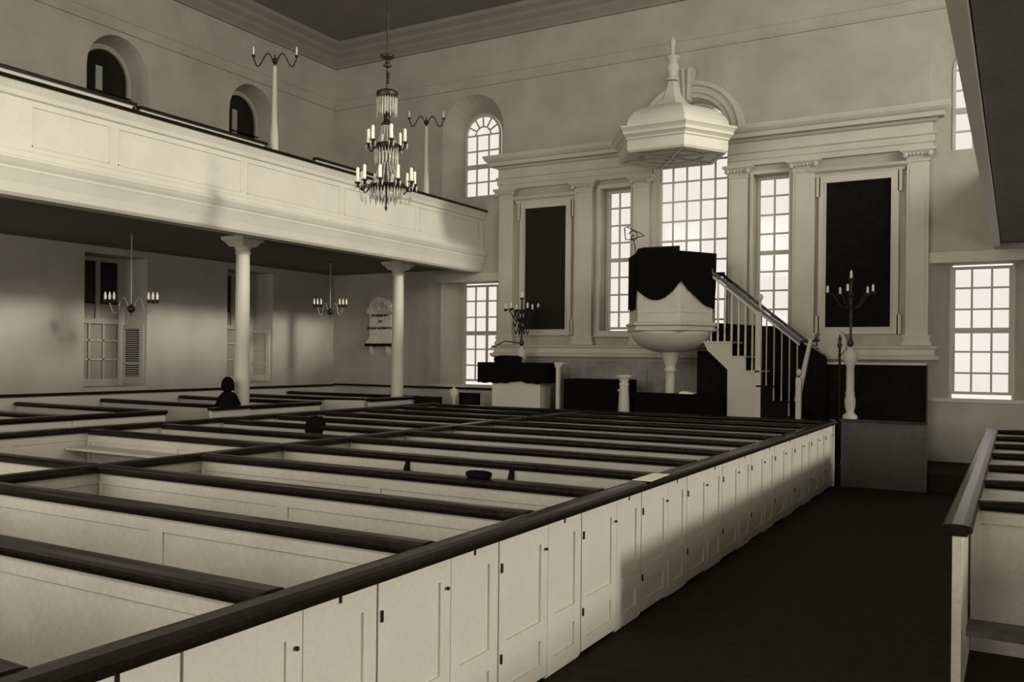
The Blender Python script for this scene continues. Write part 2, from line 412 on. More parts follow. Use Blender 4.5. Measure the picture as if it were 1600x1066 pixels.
# pilasters
def pilaster(x0, x1, label, zt=5.94, m=CREAM):
    c = (x0+x1)/2; w = (x1-x0)/2
    t = thing('pilaster', (c, YF-0.08, 2.37), label, 'pilaster', 'white pilasters of the chancel wall')
    yf = YF-0.13
    b = MB().box(c-w-0.06, c+w+0.06, yf-0.05, YF, 2.37, 2.45).box(c-w-0.03, c+w+0.03, yf-0.03, YF, 2.45, 2.52).box(c-w-0.045, c+w+0.045, yf-0.04, YF, 2.52, 2.56)
    b.build('base', m, t)
    s = MB().box(c-w, c+w, yf, YF, 2.56, zt-0.22); s.box(c-w+0.05, c+w-0.05, yf-0.012, yf, 2.66, zt-0.30)
    s.build('shaft', m, t)
    k = MB().box(c-w-0.015, c+w+0.015, yf-0.02, YF, zt-0.24, zt-0.21)
    k.loft([[(c-a, yf-0.0-e, z), (c+a, yf-0.0-e, z), (c+a, YF, z), (c-a, YF, z)] for a, e, z in ((w, 0, zt-0.21), (w+0.03, 0.03, zt-0.13), (w+0.09, 0.09, zt-0.06), (w+0.11, 0.10, zt-0.05), (w+0.11, 0.10, zt))], True, True)
    k.build('capital', m, t)
    v = MB()
    for sx in (-1, 1):
        v.lathe([(0.001, 0), (0.05, 0), (0.05, 0.03), (0.001, 0.03)], (0, 0), 12)
    n = len(v.v)//2
    v.v = [((c-w-0.02 if i < n else c+w+0.02)+p[0], yf-0.06-p[2]*1.0, zt-0.12+p[1]) for i, p in enumerate(v.v)]
    for i in range(5): v.ball((c-w*0.7+i*w*0.35, yf-0.05, zt-0.11), 0.028, 6)
    v.build('volutes', m, t)
    return t
pilaster(-10.16, -9.80, 'leftmost white pilaster of the chancel wall, beside the arched window')
pilaster(-8.27, -7.86, 'white pilaster between the left black tablet and the left narrow window')
pilaster(-6.93, -6.60, 'white pilaster between left narrow window and big middle window')
pilaster(-4.92, -4.56, 'white pilaster behind the stair rail, right of the big middle window')
pilaster(-3.70, -3.30, 'white pilaster between right narrow window and right black tablet')
pilaster(-1.72, -1.36, 'rightmost white pilaster, right of the right black tablet')

def tablet(x0, x1, z0, z1, label, m):
    t = thing('commandment_tablet', ((x0+x1)/2, YF-0.05, z0), label, 'wall tablet')
    y = YF; w = 0.13
    MB().box(x0, x1, y-0.03, y, z0, z1).build('panel', m, t)
    f = MB().box(x0-w, x0, y-0.07, y, z0-w, z1+w).box(x1, x1+w, y-0.07, y, z0-w, z1+w).box(x0, x1, y-0.07, y, z1, z1+w).box(x0, x1, y-0.07, y, z0-w, z0)
    for a, b in ((x0-w-0.05, x0-w+0.02), (x1+w-0.02, x1+w+0.05)):
        f.box(a, b, y-0.07, y, z1-0.25, z1+w).box(a, b, y-0.07, y, z0-w, z0+0.22)
    e = 0.025
    f.box(x0-e, x0, y-0.085, y-0.07, z0-e, z1+e).box(x1, x1+e, y-0.085, y-0.07, z0-e, z1+e).box(x0, x1, y-0.085, y-0.07, z1, z1+e).box(x0, x1, y-0.085, y-0.07, z0-e, z0)
    f.build('frame', CREAM, t)
    q = [(0, z1+w), (0.07, z1+w), (0.09, z1+w+0.05), (0.15, z1+w+0.09), (0.17, z1+w+0.14), (0, z1+w+0.15)]
    prof_run(q, x0-w-0.02, x1+w+0.02, y).build('head_moulding', CREAM, t)
    return t
tablet(-9.52, -8.50, 2.72, 5.46, 'tall black tablet in white frame left of the pulpit', PANELB)
tablet(-3.10, -1.98, 2.72, 5.46, 'tall plain black tablet in white frame right of the pulpit stair', PANELC)

# ------------------------------------------------------------------ gallery
def gallery():
    t = thing('gallery', (-12.9, 7.0, 4.05), 'white gallery with panelled parapet along the left wall on columns', 'gallery')
    y0, y1 = YB+0.01, YF-0.01
    X = -10.62
    prof = [(X-0.35, 4.06), (X-0.10, 4.06), (X-0.06, 4.10), (X-0.03, 4.22), (X+0.02, 4.34), (X+0.04, 4.38), (X+0.03, 4.40), (X+0.06, 4.44), (X+0.09, 4.50), (X+0.09, 4.53), (X+0.03, 4.55),
            (X+0.01, 4.62), (X-0.01, 4.64), (X-0.02, 5.28), (X+0.01, 5.30), (X+0.02, 5.36), (X+0.06, 5.44), (X+0.07, 5.46), (X-0.10, 5.46), (X-0.10, 4.3), (X-0.35, 4.3)]
    MB().prism(prof, 'y', y0, y1).build('parapet', WHITE, t)
    MB().prism([(X-0.14, 5.46), (X+0.09, 5.46), (X+0.10, 5.48), (X+0.09, 5.51), (X-0.14, 5.51)], 'y', y0, y1).build('dark_cap', DARKW, t)
    pn = MB()
    y = YF-0.35
    while y > 7.4:
        a = max(y-2.35, 7.0)
        e = 0.012
        for (ya, yb, za, zb) in ((a, y, 5.20, 5.215), (a, y, 4.70, 4.715), (a, a+0.012, 4.70, 5.2), (y-0.012, y, 4.70, 5.2)):
            pn.box(X-0.02, X-0.004, ya, yb, za, zb)
        y -= 2.5
    pn.build('panel_moulding', WHITE, t)
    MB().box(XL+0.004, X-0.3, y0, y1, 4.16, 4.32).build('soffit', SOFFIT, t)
    return t
gallery()
# raised pew backs showing above the parapet
def gpew(y0, y1, x, z, label):
    t = thing('gallery_pew', (x, (y0+y1)/2, 4.32), label, 'gallery pew', 'white pews up in the left gallery')
    MB().box(x-0.04, x, y0, y1, 4.32, z).build('panel', WHITE, t)
    MB().box(x-0.07, x+0.03, y0-0.02, y1+0.02, z, z+0.045).build('cap_rail', DARKW, t)
    MB().box(x-0.7, x, y1-0.04, y1, 4.32, z-0.01).build('end_panel', WHITE, t)
gpew(6.0, 8.75, -10.85, 5.66, 'white gallery pew back nearest the left edge, above the parapet')
gpew(8.85, 11.45, -10.85, 5.64, 'white gallery pew back ending at the nearer tall candle post')
gpew(12.75, 15.0, -10.85, 5.64, 'white gallery pew back between the two candle posts')

def column(y, label):
    x = -11.64
    t = thing('column', (x, y, 0), label, 'column', 'white columns under the gallery')
    MB().lathe([(0.20, 0), (0.20, 0.12), (0.165, 0.16), (0.145, 0.24)], (x, y), 16).build('base', WHITE, t)
    MB().lathe([(0.142, 0.24), (0.140, 1.2), (0.134, 2.2), (0.124, 3.6), (0.118, 3.86)], (x, y), 20).build('shaft', WHITE, t)
    k = MB().lathe([(0.135, 3.86), (0.135, 3.90), (0.125, 3.92), (0.15, 3.97), (0.155, 4.0)], (x, y), 20)
    def sq(a, z): return [(x-a, y-a, z), (x+a, y-a, z), (x+a, y+a, z), (x-a, y+a, z)]
    k.loft([sq(0.16, 3.99), sq(0.21, 4.06), sq(0.26, 4.10), sq(0.27, 4.16)], True, True)
    k.build('capital', WHITE, t)
column(11.73, 'nearer white gallery column, with the dark seated figure at its foot')
column(16.48, 'farther white gallery column, in front of the memorial wall tablet')

def candle_post(y, label):
    x = -10.86
    t = thing('candle_post', (x, y, 5.42), label, 'candle stand', 'tall white candle posts on the gallery front')
    MB().lathe([(0.075, 5.42), (0.070, 5.8), (0.062, 6.0), (0.058, 6.02), (0.05, 6.06), (0.045, 6.4), (0.033, 7.04)], (x, y), 12).build('post', CREAM, t)
    h = MB().ball((x, y, 7.13), 0.052); h.tube([(x, y, 7.03), (x, y, 7.24)], 0.014)
    h.build('boss', BRASS, t)
    ux, uy = math.cos(math.radians(31.65)), math.sin(math.radians(31.65))
    for s in (-1, 1):
        pts = []
        for k in range(17):
            a = k/16
            pts.append((x+s*ux*(0.04+0.32*a), y+s*uy*(0.04+0.32*a), 7.15+0.11*math.sin(2*PI*a*0.95)-0.0*a+(0.03 if a > 0.9 else 0)))
        px, py = x+s*ux*0.37, y+s*uy*0.37
        pts.append((px, py, 7.20))
        MB().tube(pts, 0.013, 6).build('arm', BRASS, t)
        MB().lathe([(0.015, 7.19), (0.035, 7.21), (0.035, 7.23), (0.014, 7.24)], (px, py), 10).build('candle_cup', BRASS, t)
        MB().lathe([(0.015, 7.24), (0.014, 7.36), (0.004, 7.38)], (px, py), 10).build('candle', CANDLE, t)
candle_post(11.66, 'nearer tall white candle post with scroll arms on the gallery front')
candle_post(16.37, 'farther tall white candle post with scroll arms, right of the crystal chandelier')

# hanging fixtures below the gallery
def pendant(loc, arm, label, arms, rz):
    x, y, zb = loc
    t = thing('candle_pendant', (x, y, zb), label, 'hanging light', 'candle pendants hanging under the gallery', rz)
    B = MB(); B.tube([(x, y, zb+0.05), (x, y, 4.15)], 0.013, 8)
    B.build('rod', PALEM, t)
    MB().lathe([(0.05, 4.13), (0.055, 4.16)], (x, y), 12).build('ceiling_rose', BRASS, t)
    MB().ball((x, y, zb), 0.066, 10).tube([(x, y, zb-0.12), (x, y, zb+0.09)], [0.006, 0.02], 8).build('globe', BRASS, t)
    for k in range(arms):
        a = 2*PI*k/arms; cx, cy = math.cos(a), math.sin(a)
        pts = []
        for i in range(15):
            u = i/14; r = 0.05+(arm-0.05)*u
            z = zb+0.05+0.13*math.sin(PI*min(u*1.9, 1))*(1 if u < 0.53 else 0)-0.17*math.sin(PI*max(0, (u-0.42)/0.58))*(1 if u > 0.42 else 0)+0.06*u
            pts.append((x+cx*r, y+cy*r, z))
        A = MB().tube(pts, 0.010, 6).build('arm', PALEM, t)
        ex, ey = x+cx*arm, y+cy*arm
        for j in (-1, 0, 1):
            qx, qy = ex+cx*0.075*j, ey+cy*0.075*j
            MB().lathe([(0.008, zb+0.10), (0.034, zb+0.14), (0.034, zb+0.165), (0.015, zb+0.17)], (qx, qy), 10).tube([(ex, ey, zb+0.10), (qx, qy, zb+0.13)], 0.008, 6).build('candle_cup', BRASS, A)
            MB().lathe([(0.021, zb+0.165), (0.024, zb+0.22), (0.018, zb+0.26), (0.004, zb+0.30)], (qx, qy), 10).build('candle', CANDLE, A)
    return t
YAW = math.radians(31.65)
pendant((-12.9, 10.37, 2.85), 0.37, 'nearer candle pendant under the gallery, left of the nearer column', 2, YAW)
pendant((-12.9, 15.68, 3.05), 0.28, 'farther candle pendant under the gallery, between the two columns', 2, YAW)

# crystal chandelier over the pews
def chandelier(x, y):
    t = thing('crystal_chandelier', (x, y, 3.97), 'large crystal chandelier with two tiers of candles hanging over the pews', 'chandelier')
    B = MB(); B.tube([(x, y, 4.9), (x, y, ZC)], 0.012, 8)
    for z in (5.72, 5.77, 5.66): B.ball((x+0.01, y, z), 0.026, 8)
    B.build('rod', BRASS, t)
    MB().lathe([(0.015, 5.84), (0.06, 5.87), (0.03, 5.9), (0.025, 5.94), (0.09, 5.97), (0.10, 6.0), (0.02, 6.01)], (x, y), 16).build('top_boss', BRASS, t)
    MB().lathe([(0.13, 5.46), (0.145, 5.50), (0.14, 5.53), (0.10, 5.55), (0.02, 5.56)], (x, y), 20).build('crown_ring', BRASS, t)
    def fringe(r, z0, ln, n, nm, w=0.009):
        f = MB()
        for k in range(n):
            a = 2*PI*k/n; l = ln*(0.88+0.24*random.random()); px, py = x+r*math.cos(a), y+r*math.sin(a)
            f.lathe([(0.002, z0), (w, z0-0.03), (w*0.9, z0-l*0.8), (0.001, z0-l)], (px, py), 4, a)
        o = f.build(nm, CRYSTAL, t); o['kind'] = 'stuff'; return o
    fringe(0.125, 5.46, 0.25, 22, 'crown_prisms', 0.012); fringe(0.08, 5.46, 0.2, 12, 'inner_prisms', 0.011)
    MB().lathe([(0.02, 5.27), (0.045, 5.24), (0.04, 5.18), (0.05, 5.13), (0.08, 5.115), (0.085, 5.10), (0.01, 5.09)], (x, y), 16).build('neck', BRASS, t)
    def strings(r0, z0, r1, z1, n, nm, beads=12):
        f = MB()
        for k in range(n):
            a = 2*PI*k/n
            for i in range(beads):
                u = (i+0.5)/beads; r = r0+(r1-r0)*(u**1.5); z = z0+(z1-z0)*u
                f.ball((x+r*math.cos(a), y+r*math.sin(a), z), 0.0115, 4)
        o = f.build(nm, CRYSTAL, t); o['kind'] = 'stuff'; return o
    strings(0.06, 5.09, 0.125, 4.86, 14, 'upper_bead_strings', 10)
    MB().lathe([(0.13, 4.79), (0.15, 4.80), (0.15, 4.85), (0.13, 4.86), (0.02, 4.84)], (x, y), 20).build('upper_ring', BRASS, t)
    fringe(0.15, 4.80, 0.10, 24, 'upper_dark_fringe', 0.008)
    fringe(0.145, 4.75, 0.18, 20, 'upper_prisms', 0.014); fringe(0.09, 4.75, 0.2, 12, 'upper_inner_prisms', 0.012)
    strings(0.09, 4.60, 0.19, 4.32, 16, 'lower_bead_strings', 12)
    MB().lathe([(0.17, 4.27), (0.21, 4.28), (0.21, 4.32), (0.17, 4.33), (0.02, 4.31)], (x, y), 20).build('lower_ring', BRASS, t)
    MB().lathe([(0.02, 4.84), (0.03, 4.6), (0.02, 4.33)], (x, y), 8).build('stem', BRASS, t)
    fringe(0.21, 4.28, 0.15, 30, 'lower_prisms', 0.011); fringe(0.14, 4.28, 0.20, 18, 'lower_inner_prisms', 0.011); fringe(0.33, 4.20, 0.10, 24, 'arm_prisms', 0.008)
    MB().lathe([(0.01, 4.30), (0.05, 4.22), (0.02, 4.16), (0.012, 4.05), (0.02, 4.02), (0.001, 3.97)], (x, y), 10).build('pendant_drop', BRASS, t)
    def tier(n, r0, r1, z, zc, ch, ph):
        for k in range(n):
            a = ph+2*PI*k/n; cx, cy = math.cos(a), math.sin(a)
            pts = [(x+cx*(r0+(r1-r0)*u), y+cy*(r0+(r1-r0)*u), z+0.03*math.sin(PI*u*0.8)-0.085*math.sin(PI*max(0, (u-0.3)/0.7))) for u in [i/12 for i in range(13)]]
            pts.append((x+cx*r1, y+cy*r1, zc))
            A = MB().tube(pts, 0.011, 6).build('arm', BRASS, t)
            MB().lathe([(0.006, zc-0.07), (0.022, zc-0.05), (0.012, zc-0.03), (0.045, zc-0.012), (0.045, zc), (0.015, zc+0.01)], (x+cx*r1, y+cy*r1), 10).build('candle_cup', BRASS, A)
            h = ch*(0.9+0.2*random.random())
            MB().lathe([(0.022, zc+0.005), (0.021, zc+h), (0.005, zc+h+0.015)], (x+cx*r1, y+cy*r1), 10).build('candle', CANDLE, A)
            p = MB()
            for j in range(4):
                b = j*PI/2; p.lathe([(0.002, zc-0.01), (0.008, zc-0.03), (0.001, zc-0.10)], (x+cx*r1+0.042*math.cos(b), y+cy*r1+0.042*math.sin(b)), 4)
            p.build('cup_prisms', CRYSTAL, A)
    tier(6, 0.14, 0.245, 4.82, 4.87, 0.17, 0.35)
    tier(10, 0.20, 0.37, 4.30, 4.34, 0.17, 0.1)
chandelier(-7.0, 9.62)

# memorial tablet on the front wall below the gallery
def memorial(xc):
    t = thing('memorial_tablet', (xc, YF-0.06, 2.2), 'carved stone memorial tablet on brackets left of the farther column', 'memorial tablet')
    y = YF; w = 0.33
    MB().box(xc-w, xc+w, y-0.05, y, 2.50, 3.20).build('slab', MARBLE, t)
    a = MB(); n = 20
    def ar(r, yy): return [(xc+r*math.cos(PI*i/n), yy, 3.20+r*math.sin(PI*i/n)) for i in range(n+1)]
    a.loft([ar(0.24, y-0.01), ar(0.24, y-0.09), ar(0.36, y-0.09), ar(0.37, y)], False)
    a.build('arch_moulding', MARBLE, t)
    c = MB(); c.prism([(xc+0.25*math.cos(PI*i/n), 3.20+0.25*math.sin(PI*i/n)) for i in range(n+1)], 'y', y-0.03, y)
    for i in range(14):
        c.ball((xc-0.15+0.30*random.random(), y-0.04, 3.24+0.16*random.random()), 0.035, 6)
    c.build('relief', MARBLE, t)
    for s in (-1, 1):
        MB().ball((xc+s*0.37, y-0.05, 3.20), 0.06, 8).ball((xc+s*0.40, y-0.05, 3.27), 0.035, 6).build('scroll', MARBLE, t)
    MB().box(xc-w-0.02, xc+w+0.02, y-0.08, y, 2.48, 2.54).box(xc-w-0.06, xc+w+0.06, y-0.11, y, 2.40, 2.48).build('base_moulding', MARBLE, t)
    MB().box(xc-w-0.09, xc+w+0.09, y-0.13, y, 2.33, 2.40).build('shelf', BLACKW, t, 'dark shelf edge')
    for s in (-1, 1):
        MB().prism([(y, 2.10), (y-0.04, 2.10), (y-0.07, 2.18), (y-0.10, 2.33), (y, 2.33)], 'x', xc+s*0.25-0.05, xc+s*0.25+0.05).build('bracket', MARBLE, t)
    text_mesh('lettering', 'IN MEMORY', 0.095, INK, t, (xc, y-0.052, 3.07))
    text_mesh('lettering', 'OF', 0.09, INK, t, (xc, y-0.052, 2.92))
    text_mesh('lettering', 'GEORGE WASHINGTON', 0.074, INK, t, (xc, y-0.052, 2.76))
memorial(-13.57)

# ------------------------------------------------------------------ box pews of the centre block
XE, XM, XW = -2.6, -7.0, -10.42
CAP = [(-0.055, -0.022), (0.055, -0.022), (0.060, -0.004), (0.080, 0.002), (0.084, 0.014), (0.084, 0.030), (0.070, 0.045), (0.03, 0.052), (-0.03, 0.052), (-0.070, 0.045), (-0.084, 0.030), (-0.084, 0.014), (-0.080, 0.002), (-0.060, -0.004)]
def cap_x(m, x0, x1, y, z): m.prism([(y+p[0], z-0.052+p[1]) for p in CAP], 'x', x0, x1)
def cap_y(m, y0, y1, x, z): m.prism([(x+p[0], z-0.052+p[1]) for p in CAP], 'y', y0, y1)
def part_x(m, x0, x1, y, z, z0=0.0, npan=2):
    """partition running in x: core board with raised rails and stiles on both faces"""
    m.box(x0, x1, y-0.014, y+0.014, z0, z-0.05)
    for s in (-1, 1):
        a, b = y+s*0.014, y+s*0.026
        m.box(x0, x1, a, b, z-0.17, z-0.05); m.box(x0, x1, a, b, z0, z0+0.14)
        L = (x1-x0)
        for i in range(npan+1):
            c = x0+L*i/npan; m.box(max(x0, c-0.06), min(x1, c+0.06), a, b, z0+0.14, z-0.17)
def part_y(m, y0, y1, x, z, z0=0.0, npan=1):
    m.box(x-0.014, x+0.014, y0, y1, z0, z-0.05)
    for s in (-1, 1):
        a, b = x+s*0.014, x+s*0.026
        m.box(a, b, y0, y1, z-0.17, z-0.05); m.box(a, b, y0, y1, z0, z0+0.14)
        L = (y1-y0)
        for i in range(npan+1):
            c = y0+L*i/npan; m.box(a, b, max(y0, c-0.05), min(y1, c+0.05), z0+0.14, z-0.17)
YS = [0.5+1.2*k for k in range(14)]      # 0.5 ... 16.1
SEAM = 0.62
ordn = ['nearest', 'second', 'third', 'fourth', 'fifth', 'sixth', 'seventh', 'eighth', 'ninth', 'tenth', 'eleventh', 'twelfth', 'thirteenth']
first_vis = 1
for k in range(len(YS)-1):
    y0, y1 = YS[k], YS[k+1]
    r = k
    lab = 'white box pew with dark rails along the right aisle, %s from the camera' % ordn[k]
    t = thing('box_pew', ((XE+XM)/2, (y0+y1)/2, 0), lab, 'pew', 'box pews of the centre block')
    m = MB(); part_x(m, XM+0.03, XE-0.03, y1, PZ, npan=2); m.build('front_partition', PEWW, t)
    if k == 5:
        for bx in (-5.27, -4.07):
            MB().prism([(y1-0.026, 1.04), (y1-0.026, 0.84), (y1-0.05, 0.84), (y1-0.12, 0.88), (y1-0.04, 1.04)], 'x', bx-0.02, bx+0.02).build('bracket', BLACKW, t, 'small dark bracket')
    if k == 0: m = MB(); part_x(m, XM+0.03, XE-0.03, y0, PZ, npan=2); m.build('back_partition', PEWW, t)
    m = MB(); cap_x(m, XM+0.085, XE-0.085, y1, PZ); m.build('cap_rail', DARKW, t, 'dark varnished rail')
    m = MB(); m.box(XM+0.03, XE-0.05, y0+0.09, y0+0.40, 0.42, 0.45); m.build('bench', PEWFL, t)
    m = MB(); m.box(XM+0.03, XE-0.05, y0+0.09, y1-0.03, 0.0, 0.05); m.build('floor_boards', PEWFL, t)
    m = MB(); part_y(m, y0+0.085, y1+0.08, XM, PZ); m.build('end_partition', PEWW, t)
    m = MB(); cap_y(m, y0+0.08, y1+0.08, XM, PZ); m.build('end_rail', DARKW, t, 'dark varnished rail')
    # aisle side: fixed board and hinged door
    ys = y0+SEAM; y0 += 0.085; y1 += 0.08
    f = MB(); f.box(XE-0.028, XE, y0, ys-0.006, 0, PZ-0.045)
    for a, b in ((y0+0.0, y0+0.10), (ys-0.11, ys-0.01)): f.box(XE, XE+0.014, a, b, 0.02, PZ-0.05)
    f.box(XE, XE+0.014, y0+0.10, ys-0.11, PZ-0.20, PZ-0.05); f.box(XE, XE+0.014, y0+0.10, ys-0.11, 0.28, 0.40); f.box(XE, XE+0.014, y0+0.10, ys-0.11, 0.02, 0.12)
    f.build('aisle_panel', WHITE, t)
    d = MB(); d.box(XE-0.028, XE, ys+0.006, y1, 0.03, PZ-0.045)
    for a, b in ((ys+0.006, ys+0.10), (y1-0.10, y1)): d.box(XE, XE+0.014, a, b, 0.03, PZ-0.05)
    d.box(XE, XE+0.014, ys+0.10, y1-0.10, PZ-0.20, PZ-0.05); d.box(XE, XE+0.014, ys+0.10, y1-0.10, 0.28, 0.40); d.box(XE, XE+0.014, ys+0.10, y1-0.10, 0.03, 0.12)
    D = d.build('door', WHITE, t)
    for hz in (PZ-0.28, 0.28): MB().box(XE+0.014, XE+0.024, ys+0.02, ys+0.036, hz, hz+0.055).build('hinge', BRASS, D)
    MB().ball((XE+0.03, y1-0.05, PZ-0.24), 0.011, 6).build('knob', BRASS, D)
    MB().box(XE+0.014, XE+0.018, y0+0.24, y0+0.26, PZ-0.12, PZ-0.09).build('number_plate', BRASS, t)
    if k in (6, 7, 8, 9, 10, 11):
        MB().box(XE+0.0, XE+0.02, y0+0.015, y0+0.035, 0.1, 0.32).build('foot_strip', WHITE, t)
    m = MB(); cap_y(m, y0-0.005, y1, XE, PZ); m.build('aisle_rail', DARKW, t, 'dark varnished rail')
# end post where the right aisle panelling stops
tag(MB().box(XE-0.04, XE+0.03, 16.19, 16.29, 0, PZ).build('pew_post', WHITE), 'white corner post ending the long row of pew doors beside the right aisle', 'post')

# western half: wider boxes
YW = [0.5, 2.9, 5.3, 7.7, 8.9, 10.1, 11.3, 12.5, 13.7, 14.9, 16.1]
for k in range(len(YW)-1):
    y0, y1 = YW[k], YW[k+1]
    t = thing('box_pew', ((XW+XM)/2, (y0+y1)/2, 0), 'white box pew with dark rails along the left aisle, %s from the camera' % ordn[k], 'pew', 'box pews of the centre block')
    m = MB(); part_x(m, XW+0.03, XM-0.09, y1, PZ, npan=2); m.build('front_partition', PEWW, t)
    m = MB(); cap_x(m, XW+0.085, XM-0.085, y1, PZ); m.build('cap_rail', DARKW, t, 'dark varnished rail')
    m = MB(); m.box(XW+0.05, XM-0.09, y0+0.09, y0+0.40, 0.42, 0.45); m.build('bench', PEWFL, t)
    if y1-y0 > 2: m = MB(); m.box(XW+0.05, XM-0.09, y1-0.36, y1-0.03, 0.85, 0.88); m.build('book_shelf', PEWW, t)
    m = MB(); m.box(XW+0.05, XM-0.09, y0+0.09, y1-0.03, 0.0, 0.05); m.build('floor_boards', PEWFL, t)
    m = MB(); part_y(m, y0+0.085, y1+0.08, XW, PZ+0.02, npan=2 if y1-y0 > 2 else 1); m.build('aisle_panel', WHITE, t)
    m = MB(); cap_y(m, y0+0.08, y1+0.08, XW, PZ+0.02); m.build('aisle_rail', DARKW, t, 'dark varnished rail')

# ------------------------------------------------------------------ raised pews along the left wall
XS = -11.30
SY = [4.6, 6.3, 8.0, 9.65, 11.42, 13.35, 14.92, 16.7]
sl = ['first', 'second', 'third', 'fourth', 'fifth', 'sixth', 'seventh']
for k in range(len(SY)-1):
    y0, y1 = SY[k], SY[k+1]
    t = thing('wall_pew', ((XL+XS)/2, (y0+y1)/2, 0), 'raised white box pew under the gallery against the left wall, %s from the near end' % sl[k], 'pew', 'raised box pews under the gallery')
    m = MB(); part_x(m, XL+0.12, XS-0.03, y1, SZ, npan=2); m.build('front_partition', PEWW, t)
    m = MB(); cap_x(m, XL+0.12, XS-0.085, y1, SZ); m.build('cap_rail', DARKW, t, 'dark varnished rail')
    m = MB(); m.box(XL+0.12, XS-0.05, y0+0.09, y1-0.03, 0.0, 0.16); m.build('floor_platform', PEWFL, t)
    m = MB(); m.box(XL+0.12, XS-0.05, y0+0.09, y0+0.42, 0.56, 0.60); m.build('bench', BLACKW, t)
    segs = [(y0, y1)]
    if k in (3, 5): segs = []
    for i, (a, b) in enumerate(segs):
        a = max(a, y0+0.08); b = b+0.08 if b == y1 else b
        m = MB(); part_y(m, a+0.005, b-0.005, XS, SZ, npan=max(1, round((b-a)/0.8))); m.build('aisle_panel', WHITE, t)
        m = MB(); cap_y(m, a, b, XS, SZ); m.build('aisle_rail', DARKW, t, 'dark varnished rail')
    if k in (3,):   # open door swung into the aisle
        D = MB(); p, q = Vector((XS+0.13, 11.46, 0)), Vector((XS+0.19, 10.50, 0))
        D.bar((p.x, p.y, 0.68), (q.x, q.y, 0.68), 0.03, 1.0)
        d = D.build('door', WHITE, t)
        MB().bar((p.x, p.y, 1.20), (q.x, q.y, 1.20), 0.12, 0.05).build('door_rail', DARKW, d)
    if k == 5:
        D = MB(); D.bar((XS, 14.85, 0.68), (XS-0.75, 14.5, 0.68), 0.03, 1.0); d = D.build('door', PEWW, t)

# ------------------------------------------------------------------ aisle pews on the camera's side (right of the aisle)
XP = -0.30
for k in range(7):
    y0, y1 = 6.3+1.35*k, 6.3+1.35*(k+1)
    t = thing('side_pew', ((XP+3.2)/2, (y0+y1)/2, 0), 'white box pew across the right aisle, %s from the near end' % ordn[k], 'pew', 'box pews across the right aisle')
    m = MB(); part_x(m, XP+0.03, 3.5, y1, PZ, npan=2); m.build('front_partition', PEWW, t)
    m = MB(); cap_x(m, XP+0.085, 3.5, y1, PZ); m.build('cap_rail', DARKW, t, 'dark varnished rail')
    m = MB(); part_y(m, y0+0.085, y1+0.08, XP, PZ); m.build('aisle_panel', PEWW, t)
    m = MB(); cap_y(m, y0+0.08, y1+0.08, XP, PZ); m.build('aisle_rail', DARKW, t, 'dark varnished rail')
    m = MB(); m.box(XP+0.05, 3.5, y0+0.09, y0+0.42, 0.42, 0.45); m.build('bench', PEWFL, t)
# gallery over the right pews
t = thing('gallery', (1.7, 7, 4.05), 'dark underside of the gallery overhead at the right edge of the picture', 'gallery')
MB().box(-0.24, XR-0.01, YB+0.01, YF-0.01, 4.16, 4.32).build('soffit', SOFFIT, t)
MB().box(-0.35, -0.25, YB+0.01, YF-0.01, 4.08, 5.50).build('parapet', WHITE, t)

# ------------------------------------------------------------------ chancel furniture
# step panel at the head of the right aisle
t = thing('chancel_screen', (-1.9, 16.36, 0), 'dim grey panelled barrier at the far end of the right aisle', 'screen')
MB().box(-2.48, -1.2, 16.34, 16.38, 0, 1.08).build('panel', mat('grey_boarding', tint(0.07), 0.7, 0.2, 20), t)
MB().box(-2.50, -1.2, 16.30, 16.42, 1.08, 1.12).build('cap_rail', DARKW, t)

# reading desk draped in black
t = thing('reading_desk', (-8.9, 17.1, 0.3), 'white reading desk draped with a black cloth left of the pulpit', 'reading desk')
m = MB().box(-9.47, -8.34, 16.9, 17.4, 0.3, 1.9)
m.build('body', WHITE, t)
def drape():
    m = MB()
    n = 60; top = 1.98
    x0, x1 = -9.80, -8.22
    rings = []
    for j, z in enumerate([top, top-0.02, 1.85, 1.72, 1.60, None]):
        r = []
        for i in range(n+1):
            u = i/n; x = x0+(x1-x0)*u
            zz = z if z is not None else 1.545+0.045*max(0, math.cos((u-0.62)*2*PI))**3+0.008*math.sin(u*40)
            y = 16.84+0.012*math.sin(u*50+1)*(j/5)-(0.0 if j else 0)
            r.append((x, y, zz))
        rings.append(r)
    m.loft(rings, False, False, True)
    m.loft([[(p[0], p[1]+0.012, p[2]) for p in r] for r in rings], False, False, True)
    m.box(x0, x1, 16.845, 17.45, top-0.02, top)
    m.box(x0, x0+0.012, 16.845, 17.45, 1.56, top); m.box(x1-0.012, x1, 16.845, 17.45, 1.56, top)
    return m
dd = tag(drape().build('desk_cloth', CLOTH), 'black cloth hanging over the front of the white reading desk', 'cloth')
cu = MB(); cu.loft([[(-9.20+ax*math.cos(a), 17.1+0.18*math.sin(a), z) for a in [2*PI*i/24 for i in range(24)]] for ax, z in ((0.30, 1.975), (0.33, 2.00), (0.335, 2.06), (0.31, 2.10), (0.20, 2.125), (0.01, 2.13))], True, True, True)
tag(cu.build('cushion', CLOTH), 'black cushion lying on top of the draped reading desk', 'cushion')

